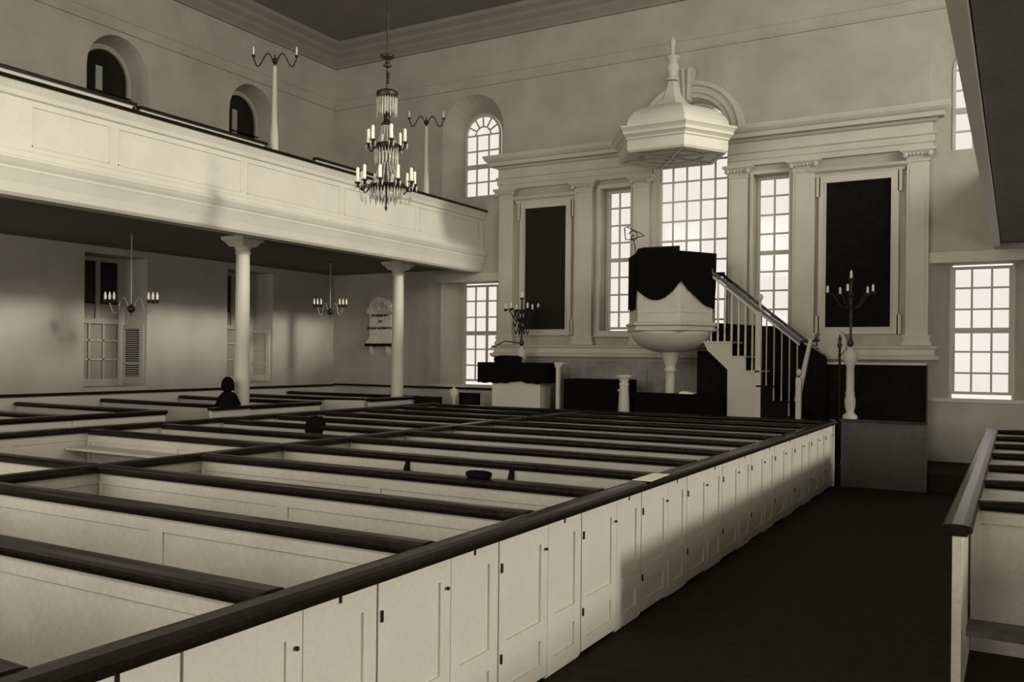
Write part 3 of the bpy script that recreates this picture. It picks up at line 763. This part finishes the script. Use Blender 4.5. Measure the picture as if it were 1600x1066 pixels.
# candelabra flanking the chancel
def candelabrum(x, y, zb, zt, label, npan, ph, ringr=0.42, white_base=True, levels=None):
    t = thing('candelabrum', (x, y, 0.3), label, 'candelabrum', 'standing candelabra of the chancel')
    MB().lathe([(0.15, 0.3), (0.15, 0.38), (0.09, 0.42), (0.07, 0.5), (0.12, 1.1), (0.12, 1.14), (0.06, 1.2), (0.085, 1.30), (0.09, 1.42), (0.07, 1.50), (0.075, 1.54), (0.065, 1.57), (0.065, zb-0.33), (0.08, zb-0.31), (0.08, zb-0.29), (0.11, zb-0.26), (0.115, zb-0.16), (0.10, zb-0.08), (0.06, zb-0.05), (0.03, zb)], (x, y), 16).build('pedestal', CREAM, t)
    MB().tube([(x, y, zb-0.02), (x, y, zt-0.15)], 0.022, 8).lathe([(0.03, zb), (0.055, zb+0.06), (0.025, zb+0.14), (0.02, zb+0.2)], (x, y), 10).ball((x, y, zb+0.62), 0.035, 6).ball((x, y, zt-0.42), 0.04, 6).build('pole', BRASS, t)
    MB().lathe([(0.012, zt-0.17), (0.05, zt-0.15), (0.05, zt-0.13), (0.02, zt-0.12)], (x, y), 10).build('top_cup', BRASS, t)
    MB().lathe([(0.022, zt-0.13), (0.020, zt-0.01), (0.004, zt+0.02)], (x, y), 10).build('candle', CANDLE, t)
    for k in range(npan):
        a = ph+2*PI*k/npan; cx, cy = math.cos(a), math.sin(a); za = zt-0.55
        pts = [(x+cx*ringr*u, y+cy*ringr*u, za-0.02+0.10*math.sin(PI*u*1.7)*(-1)+0.10*u) for u in [i/12 for i in range(13)]]
        zc = za+0.18; pts.append((x+cx*ringr, y+cy*ringr, zc))
        A = MB().tube(pts, 0.013, 6).build('arm', BRASS, t)
        MB().lathe([(0.01, zc-0.06), (0.03, zc-0.03), (0.05, zc-0.01), (0.05, zc), (0.02, zc+0.005)], (x+cx*ringr, y+cy*ringr), 10).build('candle_cup', BRASS, A)
        MB().lathe([(0.021, zc), (0.020, zc+0.10), (0.004, zc+0.125)], (x+cx*ringr, y+cy*ringr), 10).build('candle', CANDLE, A)
    return t
L = candelabrum(-9.22, 17.75, 2.34, 3.52, 'dark branched candelabrum rising behind the draped reading desk', 6, 0.3, 0.36)
sc = MB()
for zc, rr in ((2.85, 0.20), (2.68, 0.16), (3.05, 0.24)):
    for k in range(8):
        a = 2*PI*k/8; sc.tube([(-9.22+rr*(0.3+0.7*u)*math.cos(a), 17.75+rr*(0.3+0.7*u)*math.sin(a), zc+0.09*math.sin(2*PI*u)) for u in [i/8 for i in range(9)]], 0.009, 5)
sc.build('scrollwork', BRASS, L)
MB().tube([(-9.24, 17.62, 2.78), (-9.0, 17.5, 2.86), (-8.62, 17.4, 3.17)], 0.016, 6).tube([(-9.22, 17.7, 2.40), (-9.5, 17.5, 2.44), (-9.8, 17.4, 2.28)], 0.014, 6).build('branch', BRASS, L)
R = candelabrum(-2.44, 17.0, 2.33, 3.64, 'dark candelabrum on a white turned post before the right black tablet', 5, 2.2, 0.38)
tag(MB().lathe([(0.02, 0.3), (0.02, 2.30), (0.045, 2.36), (0.02, 2.42), (0.035, 2.46), (0.003, 2.56)], (-2.66, 17.3), 8).build('iron_finial_rod', BRASS), 'dark iron rod with spear tip left of the right candelabrum', 'rod')

# urn on slender post at the left front of the pews
tag(MB().lathe([(0.05, 0), (0.05, 0.9), (0.035, 0.95), (0.03, 1.12), (0.05, 1.16), (0.09, 1.24), (0.105, 1.33), (0.09, 1.38), (0.03, 1.40), (0.015, 1.44)], (-10.42, 16.9), 14).build('urn_post', WHITE), 'small white urn topped post left of the reading desk', 'post')
# two dark settles beside it
def settle(x0, x1, y, z, lab, low=False):
    t = thing('settle', ((x0+x1)/2, y, 0), lab, 'bench', 'dark settles before the left front wall')
    MB().box(x0, x1, y-0.03, y+0.03, 0.3, z).build('back', BLACKW, t)
    MB().box(x0, x1, y-0.40, y-0.03, 0.44, 0.49).build('seat', BLACKW, t)
    for x in (x0+0.03, x1-0.03): MB().box(x-0.03, x+0.03, y-0.40, y+0.03, 0, 0.7).build('end', BLACKW, t)
settle(-11.2, -10.52, 16.55, 1.22, 'dark wooden settle left of the white urn post')
settle(-10.46, -9.95, 17.2, 1.30, 'dark wooden settle between white urn post and reading desk')
# white post right of the desk with flared head
t = thing('chancel_post', (-7.98, 17.0, 0.3), 'thin white square post with flared head right of the reading desk', 'post')
MB().box(-8.01, -7.94, 16.96, 17.03, 0.3, 1.90).build('shaft', WHITE, t)
MB().loft([[(-8.01-a, 16.96-a, z), (-7.94+b, 16.96-a, z), (-7.94+b, 17.03+a, z), (-8.01-a, 17.03+a, z)] for a, b, z in ((0, 0, 1.86), (0.02, 0.06, 1.93), (0.03, 0.09, 1.97), (0.03, 0.09, 1.99))], True, True).build('head', WHITE, t)
# communion table and kneeling rail in black
def draped_box(x0, x1, y0, y1, z0, z1, wav=0.02):
    m = MB(); n = 40
    base = [(x0+(x1-x0)*i/n, y0) for i in range(n)]+[(x1, y0+(y1-y0)*i/10) for i in range(10)]+[(x1-(x1-x0)*i/n, y1) for i in range(n)]+[(x0, y1-(y1-y0)*i/10) for i in range(10)]
    rings = []
    for z, w in ((z1, 0), (z1-0.04, 0.2), ((z0+z1)/2, 0.7), (z0, 1)):
        rings.append([(px, py+wav*w*math.sin(i*0.9)-(0.0), z) for i, (px, py) in enumerate(base)])
    return m.loft(rings, True, True, False)
t = thing('communion_table', (-7.2, 17.45, 0.3), 'communion table covered in black cloth between the white post and font', 'table')
MB().box(-7.8, -6.65, 17.12, 17.7, 0.3, 1.60).build('table_body', BLACKW, t)
draped_box(-7.88, -6.60, 17.05, 17.8, 0.32, 1.66).build('table_cover', CLOTH, t)
tag(draped_box(-6.60, -4.64, 17.0, 17.15, 0.3, 1.43).build('altar_rail_cloth', CLOTH), 'black cloth covered altar rail below the pulpit', 'altar rail')
tag(MB().box(-5.44, -5.18, 16.96, 17.14, 1.43, 1.46).box(-5.42, -5.28, 16.98, 17.12, 1.46, 1.475).build('open_book', PAPER), 'white book lying on the black rail right of the pulpit stem', 'book')
tag(MB().box(-6.68, -6.54, 16.98, 17.12, 1.445, 1.475).build('service_book', PAPER), 'white book on the black cloth just left of the font', 'book')
MB_f = thing('font', (-6.46, 16.75, 0), 'small white font on a tapered round pedestal before the pulpit', 'font')
MB().lathe([(0.13, 0), (0.13, 0.3), (0.115, 0.9), (0.10, 1.3), (0.085, 1.56)], (-6.46, 16.75), 16).build('pedestal', WHITE, MB_f)
MB().lathe([(0.085, 1.56), (0.10, 1.60), (0.07, 1.63), (0.12, 1.70), (0.155, 1.74), (0.16, 1.765), (0.13, 1.77), (0.05, 1.72)], (-6.46, 16.75), 18).build('basin', MARBLE, MB_f)

# ------------------------------------------------------------------ pulpit
PX, PY = -5.72, 17.28
def hexr(r, z, n=6, ph=None, c=(PX, PY)):
    ph = PI/6 if ph is None else ph
    return [(c[0]+r*math.cos(ph+2*PI*i/n), c[1]+r*math.sin(ph+2*PI*i/n), z) for i in range(n)]
t = thing('pulpit', (PX, PY, 0.3), 'white wineglass pulpit on a slender stem in front of the middle window', 'pulpit')
PH = math.radians(-120)      # hexagon with one face square to the nave
m = MB().lathe([(0.15, 0.3), (0.15, 0.4), (0.10, 0.46), (0.095, 1.2), (0.09, 1.70), (0.088, 1.84), (0.115, 1.86), (0.115, 1.90), (0.09, 1.92), (0.11, 1.98), (0.14, 2.06), (0.19, 2.18), (0.24, 2.26)], (PX, PY), 20)
m.build('stem', WHITE, t)
m = MB().lathe([(0.22, 2.22), (0.36, 2.24), (0.50, 2.29), (0.63, 2.37), (0.72, 2.47), (0.77, 2.56), (0.78, 2.60), (0.76, 2.61)], (PX, PY), 32); m.build('bowl', WHITE, t)
m = MB()
m.loft([hexr(r, z, 6, PH) for r, z in ((0.82, 2.60), (0.89, 2.63), (0.89, 2.66), (0.86, 2.68), (0.86, 2.70), (0.92, 2.73), (0.92, 2.76), (0.86, 2.79), (0.84, 2.80))], True, True)
m.build('base_moulding', WHITE, t)
m = MB(); R8 = 0.82
m.loft([hexr(R8, z, 6, PH) for z in (2.80, 4.02)], True, True)
for i in range(6):
    a0 = PH+2*PI*i/6; a1 = a0+2*PI/6
    P0 = Vector((PX+R8*math.cos(a0), PY+R8*math.sin(a0), 0)); P1 = Vector((PX+R8*math.cos(a1), PY+R8*math.sin(a1), 0)); n_ = ((P0+P1)/2-Vector((PX, PY, 0))).normalized()*0.012
    for (u0, u1, z0, z1) in ((0.06, 0.94, 2.96, 3.0), (0.06, 0.15, 3.05, 3.9), (0.85, 0.94, 3.05, 3.9), (0.3, 0.7, 3.16, 3.19), (0.3, 0.7, 3.86, 3.89), (0.3, 0.34, 3.19, 3.86), (0.66, 0.7, 3.19, 3.86)):
        A = P0.lerp(P1, u0); B = P0.lerp(P1, u1)
        m.add([(A.x, A.y, z0), (B.x, B.y, z0), (B.x, B.y, z1), (A.x, A.y, z1)]+[(A.x+n_.x, A.y+n_.y, z0), (B.x+n_.x, B.y+n_.y, z0), (B.x+n_.x, B.y+n_.y, z1), (A.x+n_.x, A.y+n_.y, z1)],
              [(0, 1, 2, 3), (4, 7, 6, 5), (0, 4, 5, 1), (3, 2, 6, 7), (0, 3, 7, 4), (1, 5, 6, 2)])
m.build('body', WHITE, t)
m = MB().loft([hexr(r, z, 6, PH) for r, z in ((0.84, 4.02), (0.87, 4.04), (0.87, 4.07), (0.80, 4.08))], True, True); m.build('top_rail', DARKW, t)
# black swagged cloth round the top of the pulpit
def pulpit_cloth():
    m = MB(); N = 24; R0 = 0.875
    def bottom(face, u):
        if face == 5: return 3.04+0.03*math.sin(u*14) if u < 0.8 else 3.04+0.36*(u-0.8)/0.2
        if face == 0: return 3.19+0.23*((0.45-u)/0.45)**2 if u < 0.45 else 3.19+0.36*((u-0.45)/0.55)**1.9
        if face == 1: return 3.55-0.46*min(1, u/0.72)**0.8 if u < 0.72 else 3.09-0.06*(u-0.72)/0.28
        return 3.45
    top, mid, bot = [], [], []; k = 0
    for face in range(6):
        a0 = PH+PI/3*face; a1 = a0+PI/3
        for i in range(N):
            u = i/N; k += 1
            w = 1+0.010*math.sin(k*0.75)
            x = (math.cos(a0)*(1-u)+math.cos(a1)*u)*R0; y = (math.sin(a0)*(1-u)+math.sin(a1)*u)*R0
            z = bottom(face, u)
            top.append((PX+x, PY+y, 4.095)); mid.append((PX+x*(1+(w-1)*0.5), PY+y*(1+(w-1)*0.5), (4.095+z)/2)); bot.append((PX+x*w, PY+y*w, z))
    m.loft([top, mid, bot], True, False, True)
    inn = [[(PX+(p[0]-PX)*0.988, PY+(p[1]-PY)*0.988, p[2]) for p in r] for r in (top, mid, bot)]
    m.loft(inn, True, False, True); m.loft([bot, inn[-1]], True)
    m.add([(p[0], p[1], 4.095) for p in top], [tuple(range(len(top)))])
    return m
tag(pulpit_cloth().build('pulpit_cloth', CLOTH), 'black swagged cloth draped round the top of the pulpit', 'cloth')
c = MB(); c.box(-0.38, 0.38, -0.24, 0.20, 0, 0.05); c.prism([(-0.24, 0.05), (0.20, 0.05), (0.20, 0.16), (-0.24, 0.08)], 'x', -0.36, 0.34)
cc = c.build('bible_cushion', CLOTH, origin=(0, 0, 0)); cc.location = (PX-0.10, PY-0.42, 4.10); cc.rotation_euler = (0, 0, math.radians(4))
tag(cc, 'black book cushion on top of the draped pulpit', 'cushion')
t = thing('pulpit_lamp', (-6.46, 17.2, 3.0), 'thin scrolled lamp bracket rising at the left side of the pulpit', 'lamp')
MB().tube([(-6.36, 17.25, 3.0), (-6.42, 17.22, 3.9), (-6.43, 17.2, 4.3), (-6.46, 17.18, 4.44)], 0.012, 6).build('pole', BRASS, t)
m = MB(); m.tube([(-6.46+0.11*u*math.cos(9*u), 17.18, 4.50+0.13*u*math.sin(9*u)) for u in [i/20 for i in range(21)]], 0.010, 5)
m.tube([(-6.46, 17.18, 4.44), (-6.60, 17.12, 4.44), (-6.62, 17.1, 4.68), (-6.52, 17.12, 4.70)], 0.012, 6).tube([(-6.60, 17.12, 4.70), (-6.3, 17.12, 4.55), (-6.22, 17.12, 4.50), (-6.5, 17.12, 4.44)], 0.010, 6); m.build('scroll_arm', BRASS, t)

# sounding board over the pulpit
SX, SY_ = -5.68, 17.10
t = thing('sounding_board', (SX, SY_, 5.85), 'white hexagonal canopy with domed roof and finial above the pulpit', 'canopy')
A0 = math.radians(-120)
def hx(r, z): return [(SX+r*math.cos(A0+2*PI*i/6), SY_+r*math.sin(A0+2*PI*i/6), z) for i in range(6)]
m = MB().loft([hx(r, z) for r, z in ((1.08, 5.98), (1.08, 6.16), (1.11, 6.18), (1.11, 6.21), (1.16, 6.25), (1.18, 6.26), (1.18, 6.31), (1.21, 6.35), (1.24, 6.38), (1.24, 6.41), (1.12, 6.43))], True, True)
m.build('cornice', WHITE, t)
m = MB().loft([hx(r, z) for r, z in ((1.08, 5.98), (1.05, 5.94), (0.98, 5.94), (0.97, 5.97), (0.02, 5.97))], True, True)
for i in range(6):
    a = A0+2*PI*i/6; m.bar((SX, SY_, 5.955), (SX+0.96*math.cos(a), SY_+0.96*math.sin(a), 5.955), 0.035, 0.03)
for r in (0.55, 0.60, 0.25):
    m.tube([(SX+r*math.cos(2*PI*k/36), SY_+r*math.sin(2*PI*k/36), 5.958) for k in range(37)], 0.012, 6)
m.build('underside', WHITE, t)
m = MB().loft([hx(r, z) for r, z in ((1.10, 6.43), (1.08, 6.52), (1.02, 6.62), (0.93, 6.71), (0.80, 6.79), (0.64, 6.85), (0.48, 6.89), (0.36, 6.93), (0.28, 7.00), (0.21, 7.09), (0.16, 7.20), (0.12, 7.32), (0.10, 7.42))], True, True)
m.build('dome', CREAM, t)
m = MB().lathe([(0.10, 7.44), (0.13, 7.46), (0.13, 7.49), (0.08, 7.51), (0.075, 7.55), (0.12, 7.63), (0.13, 7.70), (0.10, 7.78), (0.075, 7.81), (0.11, 7.84), (0.14, 7.88), (0.14, 7.90), (0.06, 7.92), (0.045, 7.96), (0.04, 8.12), (0.06, 8.16), (0.05, 8.22), (0.002, 8.3)], (SX, SY_), 16)
m.build('finial', CREAM, t)

# pulpit stair
t = thing('pulpit_stair', (-4.3, 17.5, 0.3), 'white stair with balusters and handrail climbing to the pulpit', 'stair')
poly = [(-5.06, 2.43), (-4.55, 2.43), (-4.55, 2.16), (-4.29, 2.16), (-4.29, 1.89), (-4.06, 1.89), (-4.06, 0.3), (-4.60, 0.3), (-4.60, 1.90), (-4.98, 2.26)]
MB().prism(poly, 'y', 17.20, 17.26).build('stringer', CREAM, t)
tr = MB()
for i in range(8):
    x1 = -4.55+0.26*i; z = 2.43-0.27*i
    if z < 0.35: break
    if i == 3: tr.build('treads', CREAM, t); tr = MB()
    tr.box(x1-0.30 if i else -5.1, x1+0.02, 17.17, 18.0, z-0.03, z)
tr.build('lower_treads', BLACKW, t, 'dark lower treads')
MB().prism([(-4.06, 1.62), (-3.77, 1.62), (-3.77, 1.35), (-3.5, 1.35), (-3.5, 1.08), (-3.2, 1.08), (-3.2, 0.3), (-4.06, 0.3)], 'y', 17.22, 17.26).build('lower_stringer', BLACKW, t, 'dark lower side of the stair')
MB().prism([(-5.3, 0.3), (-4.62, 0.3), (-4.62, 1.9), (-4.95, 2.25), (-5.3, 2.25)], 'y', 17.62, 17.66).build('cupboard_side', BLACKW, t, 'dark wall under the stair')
MB().prism([(-5.2, 2.25), (-5.2, 2.82), (-3.85, 2.72), (-3.0, 2.15), (-3.0, 0.3), (-4.6, 0.3)], 'y', 18.03, 18.07).build('back_panel', BLACKW, t, 'dark panelling behind the balusters')
MB().box(-4.09, -3.99, 17.17, 17.27, 0.3, 2.93).box(-4.105, -3.975, 17.155, 17.285, 2.93, 2.97).ball((-4.02, 17.22, 3.24), 0.055, 8, 1.2).tube([(-4.02, 17.22, 2.97), (-4.02, 17.22, 3.2)], 0.025, 8).build('newel', CREAM, t)
for yy in (17.22, 17.97):
    MB().bar((-4.93, yy, 3.76), (-4.02, yy, 3.0), 0.075, 0.055).bar((-4.02, yy, 3.0), (-3.30, yy, 2.42), 0.06, 0.05).box(-5.05, -4.88, yy-0.04, yy+0.04, 3.72, 3.80).build('handrail', DARKW, t, 'dark handrail')
    MB().bar((-4.93, yy, 3.68), (-4.02, yy, 2.92), 0.05, 0.035).bar((-4.02, yy, 2.94), (-3.32, yy, 2.37), 0.045, 0.03).build('rail_moulding', CREAM, t)
xs = [-4.92+0.128*i for i in range(7)]
for i, x in enumerate(xs):
    zb = 2.43 if x < -4.55 else (2.16 if x < -4.29 else 1.89)
    MB().lathe([(0.02, zb), (0.02, zb+0.12), (0.014, zb+0.2), (0.022, zb+0.35), (0.014, 3.3-0.84*(x+4.55)), (0.016, 3.37-0.84*(x+4.55))], (x, 17.22), 8).build('baluster', WHITE if i % 2 else CREAM, t)
for i in range(5):
    x = -3.90+0.135*i; zb = 1.62-0.27*max(0, math.ceil((x+3.77)/0.27))
    MB().lathe([(0.016, max(zb, 1.08)), (0.012, zb+0.3), (0.013, 2.92-0.8*(x+4.02))], (x, 17.22), 8).build('baluster', LOUV, t, 'dim baluster of the lower stair')
MB().box(-3.36, -3.27, 17.1, 17.19, 0.3, 1.78).lathe([(0.055, 1.62), (0.06, 1.66), (0.055, 1.7)], (-3.315, 17.145), 10).ball((-3.315, 17.145, 1.87), 0.05, 8, 1.3).build('lower_newel', CREAM, t)
sp = MB().tube([(-3.10+0.0*u, 17.2, 2.40) if False else (-3.13-0.09*(1-u)**1.3*0+(-0.22)*(1-u), 17.2, 1.35+1.12*u) for u in [i/12 for i in range(13)]], [0.055-0.02*(i/12) for i in range(13)], 8)
sp.tube([(-3.13+0.07*math.sin(a)*(1-a/12), 17.2, 2.52+0.07*math.cos(a)) for a in [0.4*i for i in range(16)]], 0.016, 6)
sp.build('curved_end', CREAM, t)
MB().bar((-3.30, 17.22, 2.42), (-3.0, 17.3, 2.45), 0.05, 0.05).build('rail_end', DARKW, t)
# dark hangings right of the stair
t = thing('dark_panelling', (-2.3, 18.2, 0.3), 'low black panelling below the right black tablet', 'panelling')
MB().box(-3.2, -1.36, 18.16, 18.22, 0.3, 2.02).build('board', BLACKW, t)
MB().box(-3.25, -1.36, 18.12, 18.24, 2.02, 2.06).build('ledge', CREAM, t, 'pale ledge')
tag(MB().lathe([(0.34, -0.02), (0.34, 0.02)], (0, 0), 28).build('round_plaque', CREAM, origin=(0, 0, 0)), 'pale round disc on the wall below the right black tablet', 'disc')
pl = bpy.data.objects['round_plaque']; pl.location = (-2.95, YF-0.2, 2.42); pl.rotation_euler = (PI/2, 0, 0); pl.scale = (0.75, 0.75, 1)

# small things left about the pews
hat = MB().loft([[(a*math.cos(q), b*math.sin(q), z) for q in [2*PI*i/20 for i in range(20)]] for a, b, z in ((0.10, 0.05, 1.10), (0.125, 0.075, 1.105), (0.14, 0.08, 1.125), (0.14, 0.08, 1.155), (0.11, 0.06, 1.17), (0.02, 0.01, 1.172))], True, True, True)
h = hat.build('small_cushion', CLOTH, origin=(0, 0, 1.10)); h.location = (-3.76, 6.50, 1.10); h.scale = (0.85, 0.9, 0.8); tag(h, 'small dark oval cushion lying on a pew rail in the middle of the block', 'cushion')
def coat():
    m = MB(); rings = []
    for z, ry in ((0.93, 0.13), (1.0, 0.135), (1.08, 0.125), (1.115, 0.12), (1.16, 0.11), (1.20, 0.08), (1.215, 0.01)):
        rings.append([(-8.55+0.15*(1-0.5*max(0, z-1.12)/0.1)*math.cos(a)*(1+0.12*math.sin(5*a+z*20)), 10.1+ry*math.sin(a)*(1+0.08*math.sin(7*a)), z+0.012*math.sin(4*a)) for a in [2*PI*i/32 for i in range(32)]])
    return m.loft(rings, True, False, True)
tag(coat().build('folded_coat', CLOTH), 'dark bundled coat hung over a pew rail in the left half of the centre block', 'coat')
tag(MB().add([(-2.66, 7.10, 1.104), (-2.50, 7.10, 1.104), (-2.52, 7.62, 1.104), (-2.66, 7.62, 1.104), (-2.66, 7.10, 1.108), (-2.50, 7.10, 1.108), (-2.52, 7.62, 1.108), (-2.66, 7.62, 1.108)], [(0, 3, 2, 1), (4, 5, 6, 7), (0, 1, 5, 4), (1, 2, 6, 5), (2, 3, 7, 6), (3, 0, 4, 7)]).build('paper_sheet', PAPER), 'white sheet of paper lying on the pew rail by the right aisle', 'paper')

# ------------------------------------------------------------------ seated person by the nearer column
def skin_obj(name, nodes, edges, m, parent, sub=2):
    me = bpy.data.meshes.new(name); o0 = ORG[parent.name]
    me.from_pydata([(Vector(n[0])-o0) for n in nodes], edges, [])
    o = bpy.data.objects.new(name, me); C.objects.link(o); o.parent = parent
    sm = o.modifiers.new('s', 'SKIN'); sm.use_smooth_shade = True
    for i, n in enumerate(nodes):
        r = n[1]; me.skin_vertices[0].data[i].radius = (r, r) if not isinstance(r, tuple) else r
    me.skin_vertices[0].data[0].use_root = True
    s2 = o.modifiers.new('d', 'SUBSURF'); s2.levels = sub; s2.render_levels = sub
    me.materials.append(m); ORG[o.name] = o0; return o
def person(x, y, z, ang):
    """seated, z = seat height, ang = facing direction"""
    F = Vector((math.cos(ang), math.sin(ang), 0)); S = Vector((-math.sin(ang), math.cos(ang), 0)); U = Vector((0, 0, 1)); B = Vector((x, y, z))
    P = lambda f, s, u: tuple(B+F*f+S*s+U*u)
    t = thing('person', (x, y, z-0.45), 'person in dark bonnet and cloak seated at the foot of the nearer column', 'person')
    nodes = [(P(0, 0, 0.12), 0.17), (P(0.02, 0, 0.32), 0.16), (P(0.03, 0, 0.50), 0.165), (P(0.03, 0, 0.60), 0.09), (P(0.04, 0, 0.67), 0.055), (P(0.06, 0, 0.77), 0.085), (P(0.06, 0, 0.86), 0.075)]
    ed = [(i, i+1) for i in range(6)]
    for s in (-1, 1):
        b = len(nodes)
        nodes += [(P(0.03, 0.17*s, 0.52), 0.075), (P(0.08, 0.25*s, 0.30), 0.06), (P(0.30, 0.18*s, 0.16), 0.045), (P(0.38, 0.10*s, 0.17), 0.032)]
        ed += [(2, b), (b, b+1), (b+1, b+2), (b+2, b+3)]
        b = len(nodes)
        nodes += [(P(0.10, 0.11*s, 0.10), 0.11), (P(0.46, 0.12*s, 0.08), 0.085), (P(0.48, 0.12*s, -0.34), 0.05), (P(0.60, 0.13*s, -0.40), 0.04)]
        ed += [(0, b), (b, b+1), (b+1, b+2), (b+2, b+3)]
    body = skin_obj('body', nodes, ed, CLOTH, t)
    # face, nose and ears
    fc = MB(); c = Vector(P(0.085, 0, 0.79))
    fc.ball((c.x, c.y, c.z), 0.082, 10, 1.2)
    fc.ball(tuple(c+F*0.085-U*0.01), 0.014, 6, 1.4)
    for s in (-1, 1): fc.ball(tuple(c-F*0.01+S*0.082*s), 0.018, 6, 1.5)
    fc.build('face', SKIN, t)
    ey = MB()
    for s in (-1, 1): ey.ball(tuple(c+F*0.076+S*0.03*s+U*0.012), 0.009, 6)
    ey.ball(tuple(c+F*0.074-U*0.05), 0.012, 6, 0.4); ey.build('features', INK, t)
    hc = P(0.05, 0, 0.86)
    MB().lathe([(0.108, hc[2]-0.13), (0.112, hc[2]-0.06), (0.110, hc[2]-0.01), (0.108, hc[2]), (0.095, hc[2]+0.04), (0.070, hc[2]+0.08), (0.035, hc[2]+0.105), (0.001, hc[2]+0.11)], hc[:2], 18).build('bonnet', CLOTH, t)
    ck = MB(); rings = []
    for fz, rf, rs, zz in ((0.03, 0.10, 0.10, 0.70), (0.03, 0.13, 0.17, 0.63), (0.03, 0.15, 0.20, 0.50), (0.04, 0.16, 0.21, 0.32), (0.10, 0.24, 0.24, 0.16), (0.16, 0.32, 0.26, 0.02), (0.16, 0.34, 0.27, -0.10)):
        rings.append([tuple(B+F*(fz+rf*math.cos(a)*(1+0.03*math.sin(a*9)))+S*rs*math.sin(a)*(1+0.03*math.sin(a*7))+U*zz) for a in [2*PI*i/36 for i in range(36)]])
    ck.loft(rings, True, False, True); ck.build('cloak', CLOTH, t)
    for s in (-1, 1):
        pc = P(0.42, 0.09*s, 0.20)
        n = [(pc, 0.028), (tuple(Vector(pc)+F*0.05), (0.032, 0.018))]; e = [(0, 1)]
        for i in range(4):
            q = Vector(pc)+F*0.07+S*(0.022*(i-1.5)); n += [(tuple(q), 0.009), (tuple(q+F*0.03-U*0.01), 0.0085), (tuple(q+F*(0.045)-U*0.03), 0.007)]; b = 2+3*i; e += [(1, b), (b, b+1), (b+1, b+2)]
        b = len(n); q = Vector(pc)+F*0.03-S*0.035*s; n += [(tuple(q), 0.010), (tuple(q+F*0.03-S*0.012*s), 0.0085)]; e += [(0, b), (b, b+1)]
        skin_obj('hand', n, e, SKIN, t, 1)
    MB().box(P(0.46, 0, 0)[0]-0.06, P(0.46, 0, 0)[0]+0.06, P(0.46, 0, 0)[1]-0.07, P(0.46, 0, 0)[1]+0.07, z+0.135, z+0.16).build('lap_book', PAPER, t)
person(-11.50, 11.30, 0.74, math.radians(168))

# ------------------------------------------------------------------ light
def area(name, loc, rot, sx, sy, e, col=(1.0, 0.97, 0.90)):
    l = bpy.data.lights.new(name, 'AREA'); l.shape = 'RECTANGLE'; l.size = sx; l.size_y = sy; l.energy = e; l.color = col
    o = bpy.data.objects.new(name, l); C.objects.link(o); o.location = loc; o.rotation_euler = rot; return o
for y in (-3.4, 0.6, 4.6, 8.6, 12.6):
    area('daylight_right_upper', (XR-0.02+0.4, y+1.85, 7.65), (0, PI/2, 0), 3.5, 3.7, {-3.4: 50, 0.6: 110, 4.6: 190, 8.6: 230, 12.6: 250}[y])
    area('daylight_right_lower', (XR-0.02, y+1.85, 2.28), (0, PI/2, 0), 1.35, 3.7, 28)
sl_ = bpy.data.lights.new('sun', 'SUN'); sl_.energy = 1.75; sl_.angle = math.radians(5); sl_.color = (1.0, 0.97, 0.91)
so_ = bpy.data.objects.new('sun', sl_); C.objects.link(so_)
so_.rotation_euler = Vector((-1, 0.12, -0.245)).to_track_quat('-Z', 'Y').to_euler()
for x in (-14.0, -10.2, -6.4, -2.6):
    area('daylight_back_upper', (x+0.85, YB+0.02, 7.05), (PI/2, 0, 0), 1.7, 2.5, 190)
    area('daylight_back_lower', (x+0.85, YB+0.02, 2.95), (PI/2, 0, 0), 1.7, 2.7, {-14.0: 110, -10.2: 230, -6.4: 130, -2.6: 40}[x])
w = bpy.data.worlds.new('world'); bpy.context.scene.world = w; w.use_nodes = True
bg = w.node_tree.nodes['Background']; bg.inputs[0].default_value = (1.0, 0.93, 0.86, 1); bg.inputs[1].default_value = 0.98
# portals at the bright windows
for (x, z, sx, sz) in ((CX, 4.9, 1.5, 5.0), (-7.35, 4.2, 0.7, 3.1), (-4.12, 4.2, 0.7, 3.1), (WL, 2.65, 0.95, 2.4), (WL, 6.9, 1.0, 2.1), (WR, 2.65, 0.95, 2.4), (WR, 6.9, 1.0, 2.1)):
    o = area('portal', (x, YF+0.58, z), (-PI/2, 0, 0), sx, sz, 1); o.data.cycles.is_portal = True

# ------------------------------------------------------------------ camera
cam = bpy.data.cameras.new('camera'); co = bpy.data.objects.new('camera', cam); C.objects.link(co)
cam.sensor_width = 36; cam.lens = 1424.2*36/1600
cam.shift_x = 90/1600; cam.shift_y = (556.8-533)/1600
YW_, RHO = math.radians(31.654), math.radians(0.575)
F = Vector((-math.sin(YW_), math.cos(YW_), 0)); Rr = Vector((math.cos(YW_), math.sin(YW_), 0)); U = Vector((0, 0, 1))
# image horizon falls to the left: camera rolled slightly
Xc = Rr*math.cos(RHO)+U*math.sin(RHO); Yc = U*math.cos(RHO)-Rr*math.sin(RHO)
M = Matrix((Xc, Yc, -F)).transposed().to_4x4(); M.translation = Vector((0, 0, 2.1)); co.matrix_world = M
bpy.context.scene.camera = co
vs = bpy.context.scene.view_settings
vs.view_transform = 'Standard'; vs.look = 'None'; vs.gamma = 1; vs.use_curve_mapping = False; vs.exposure = 0.0
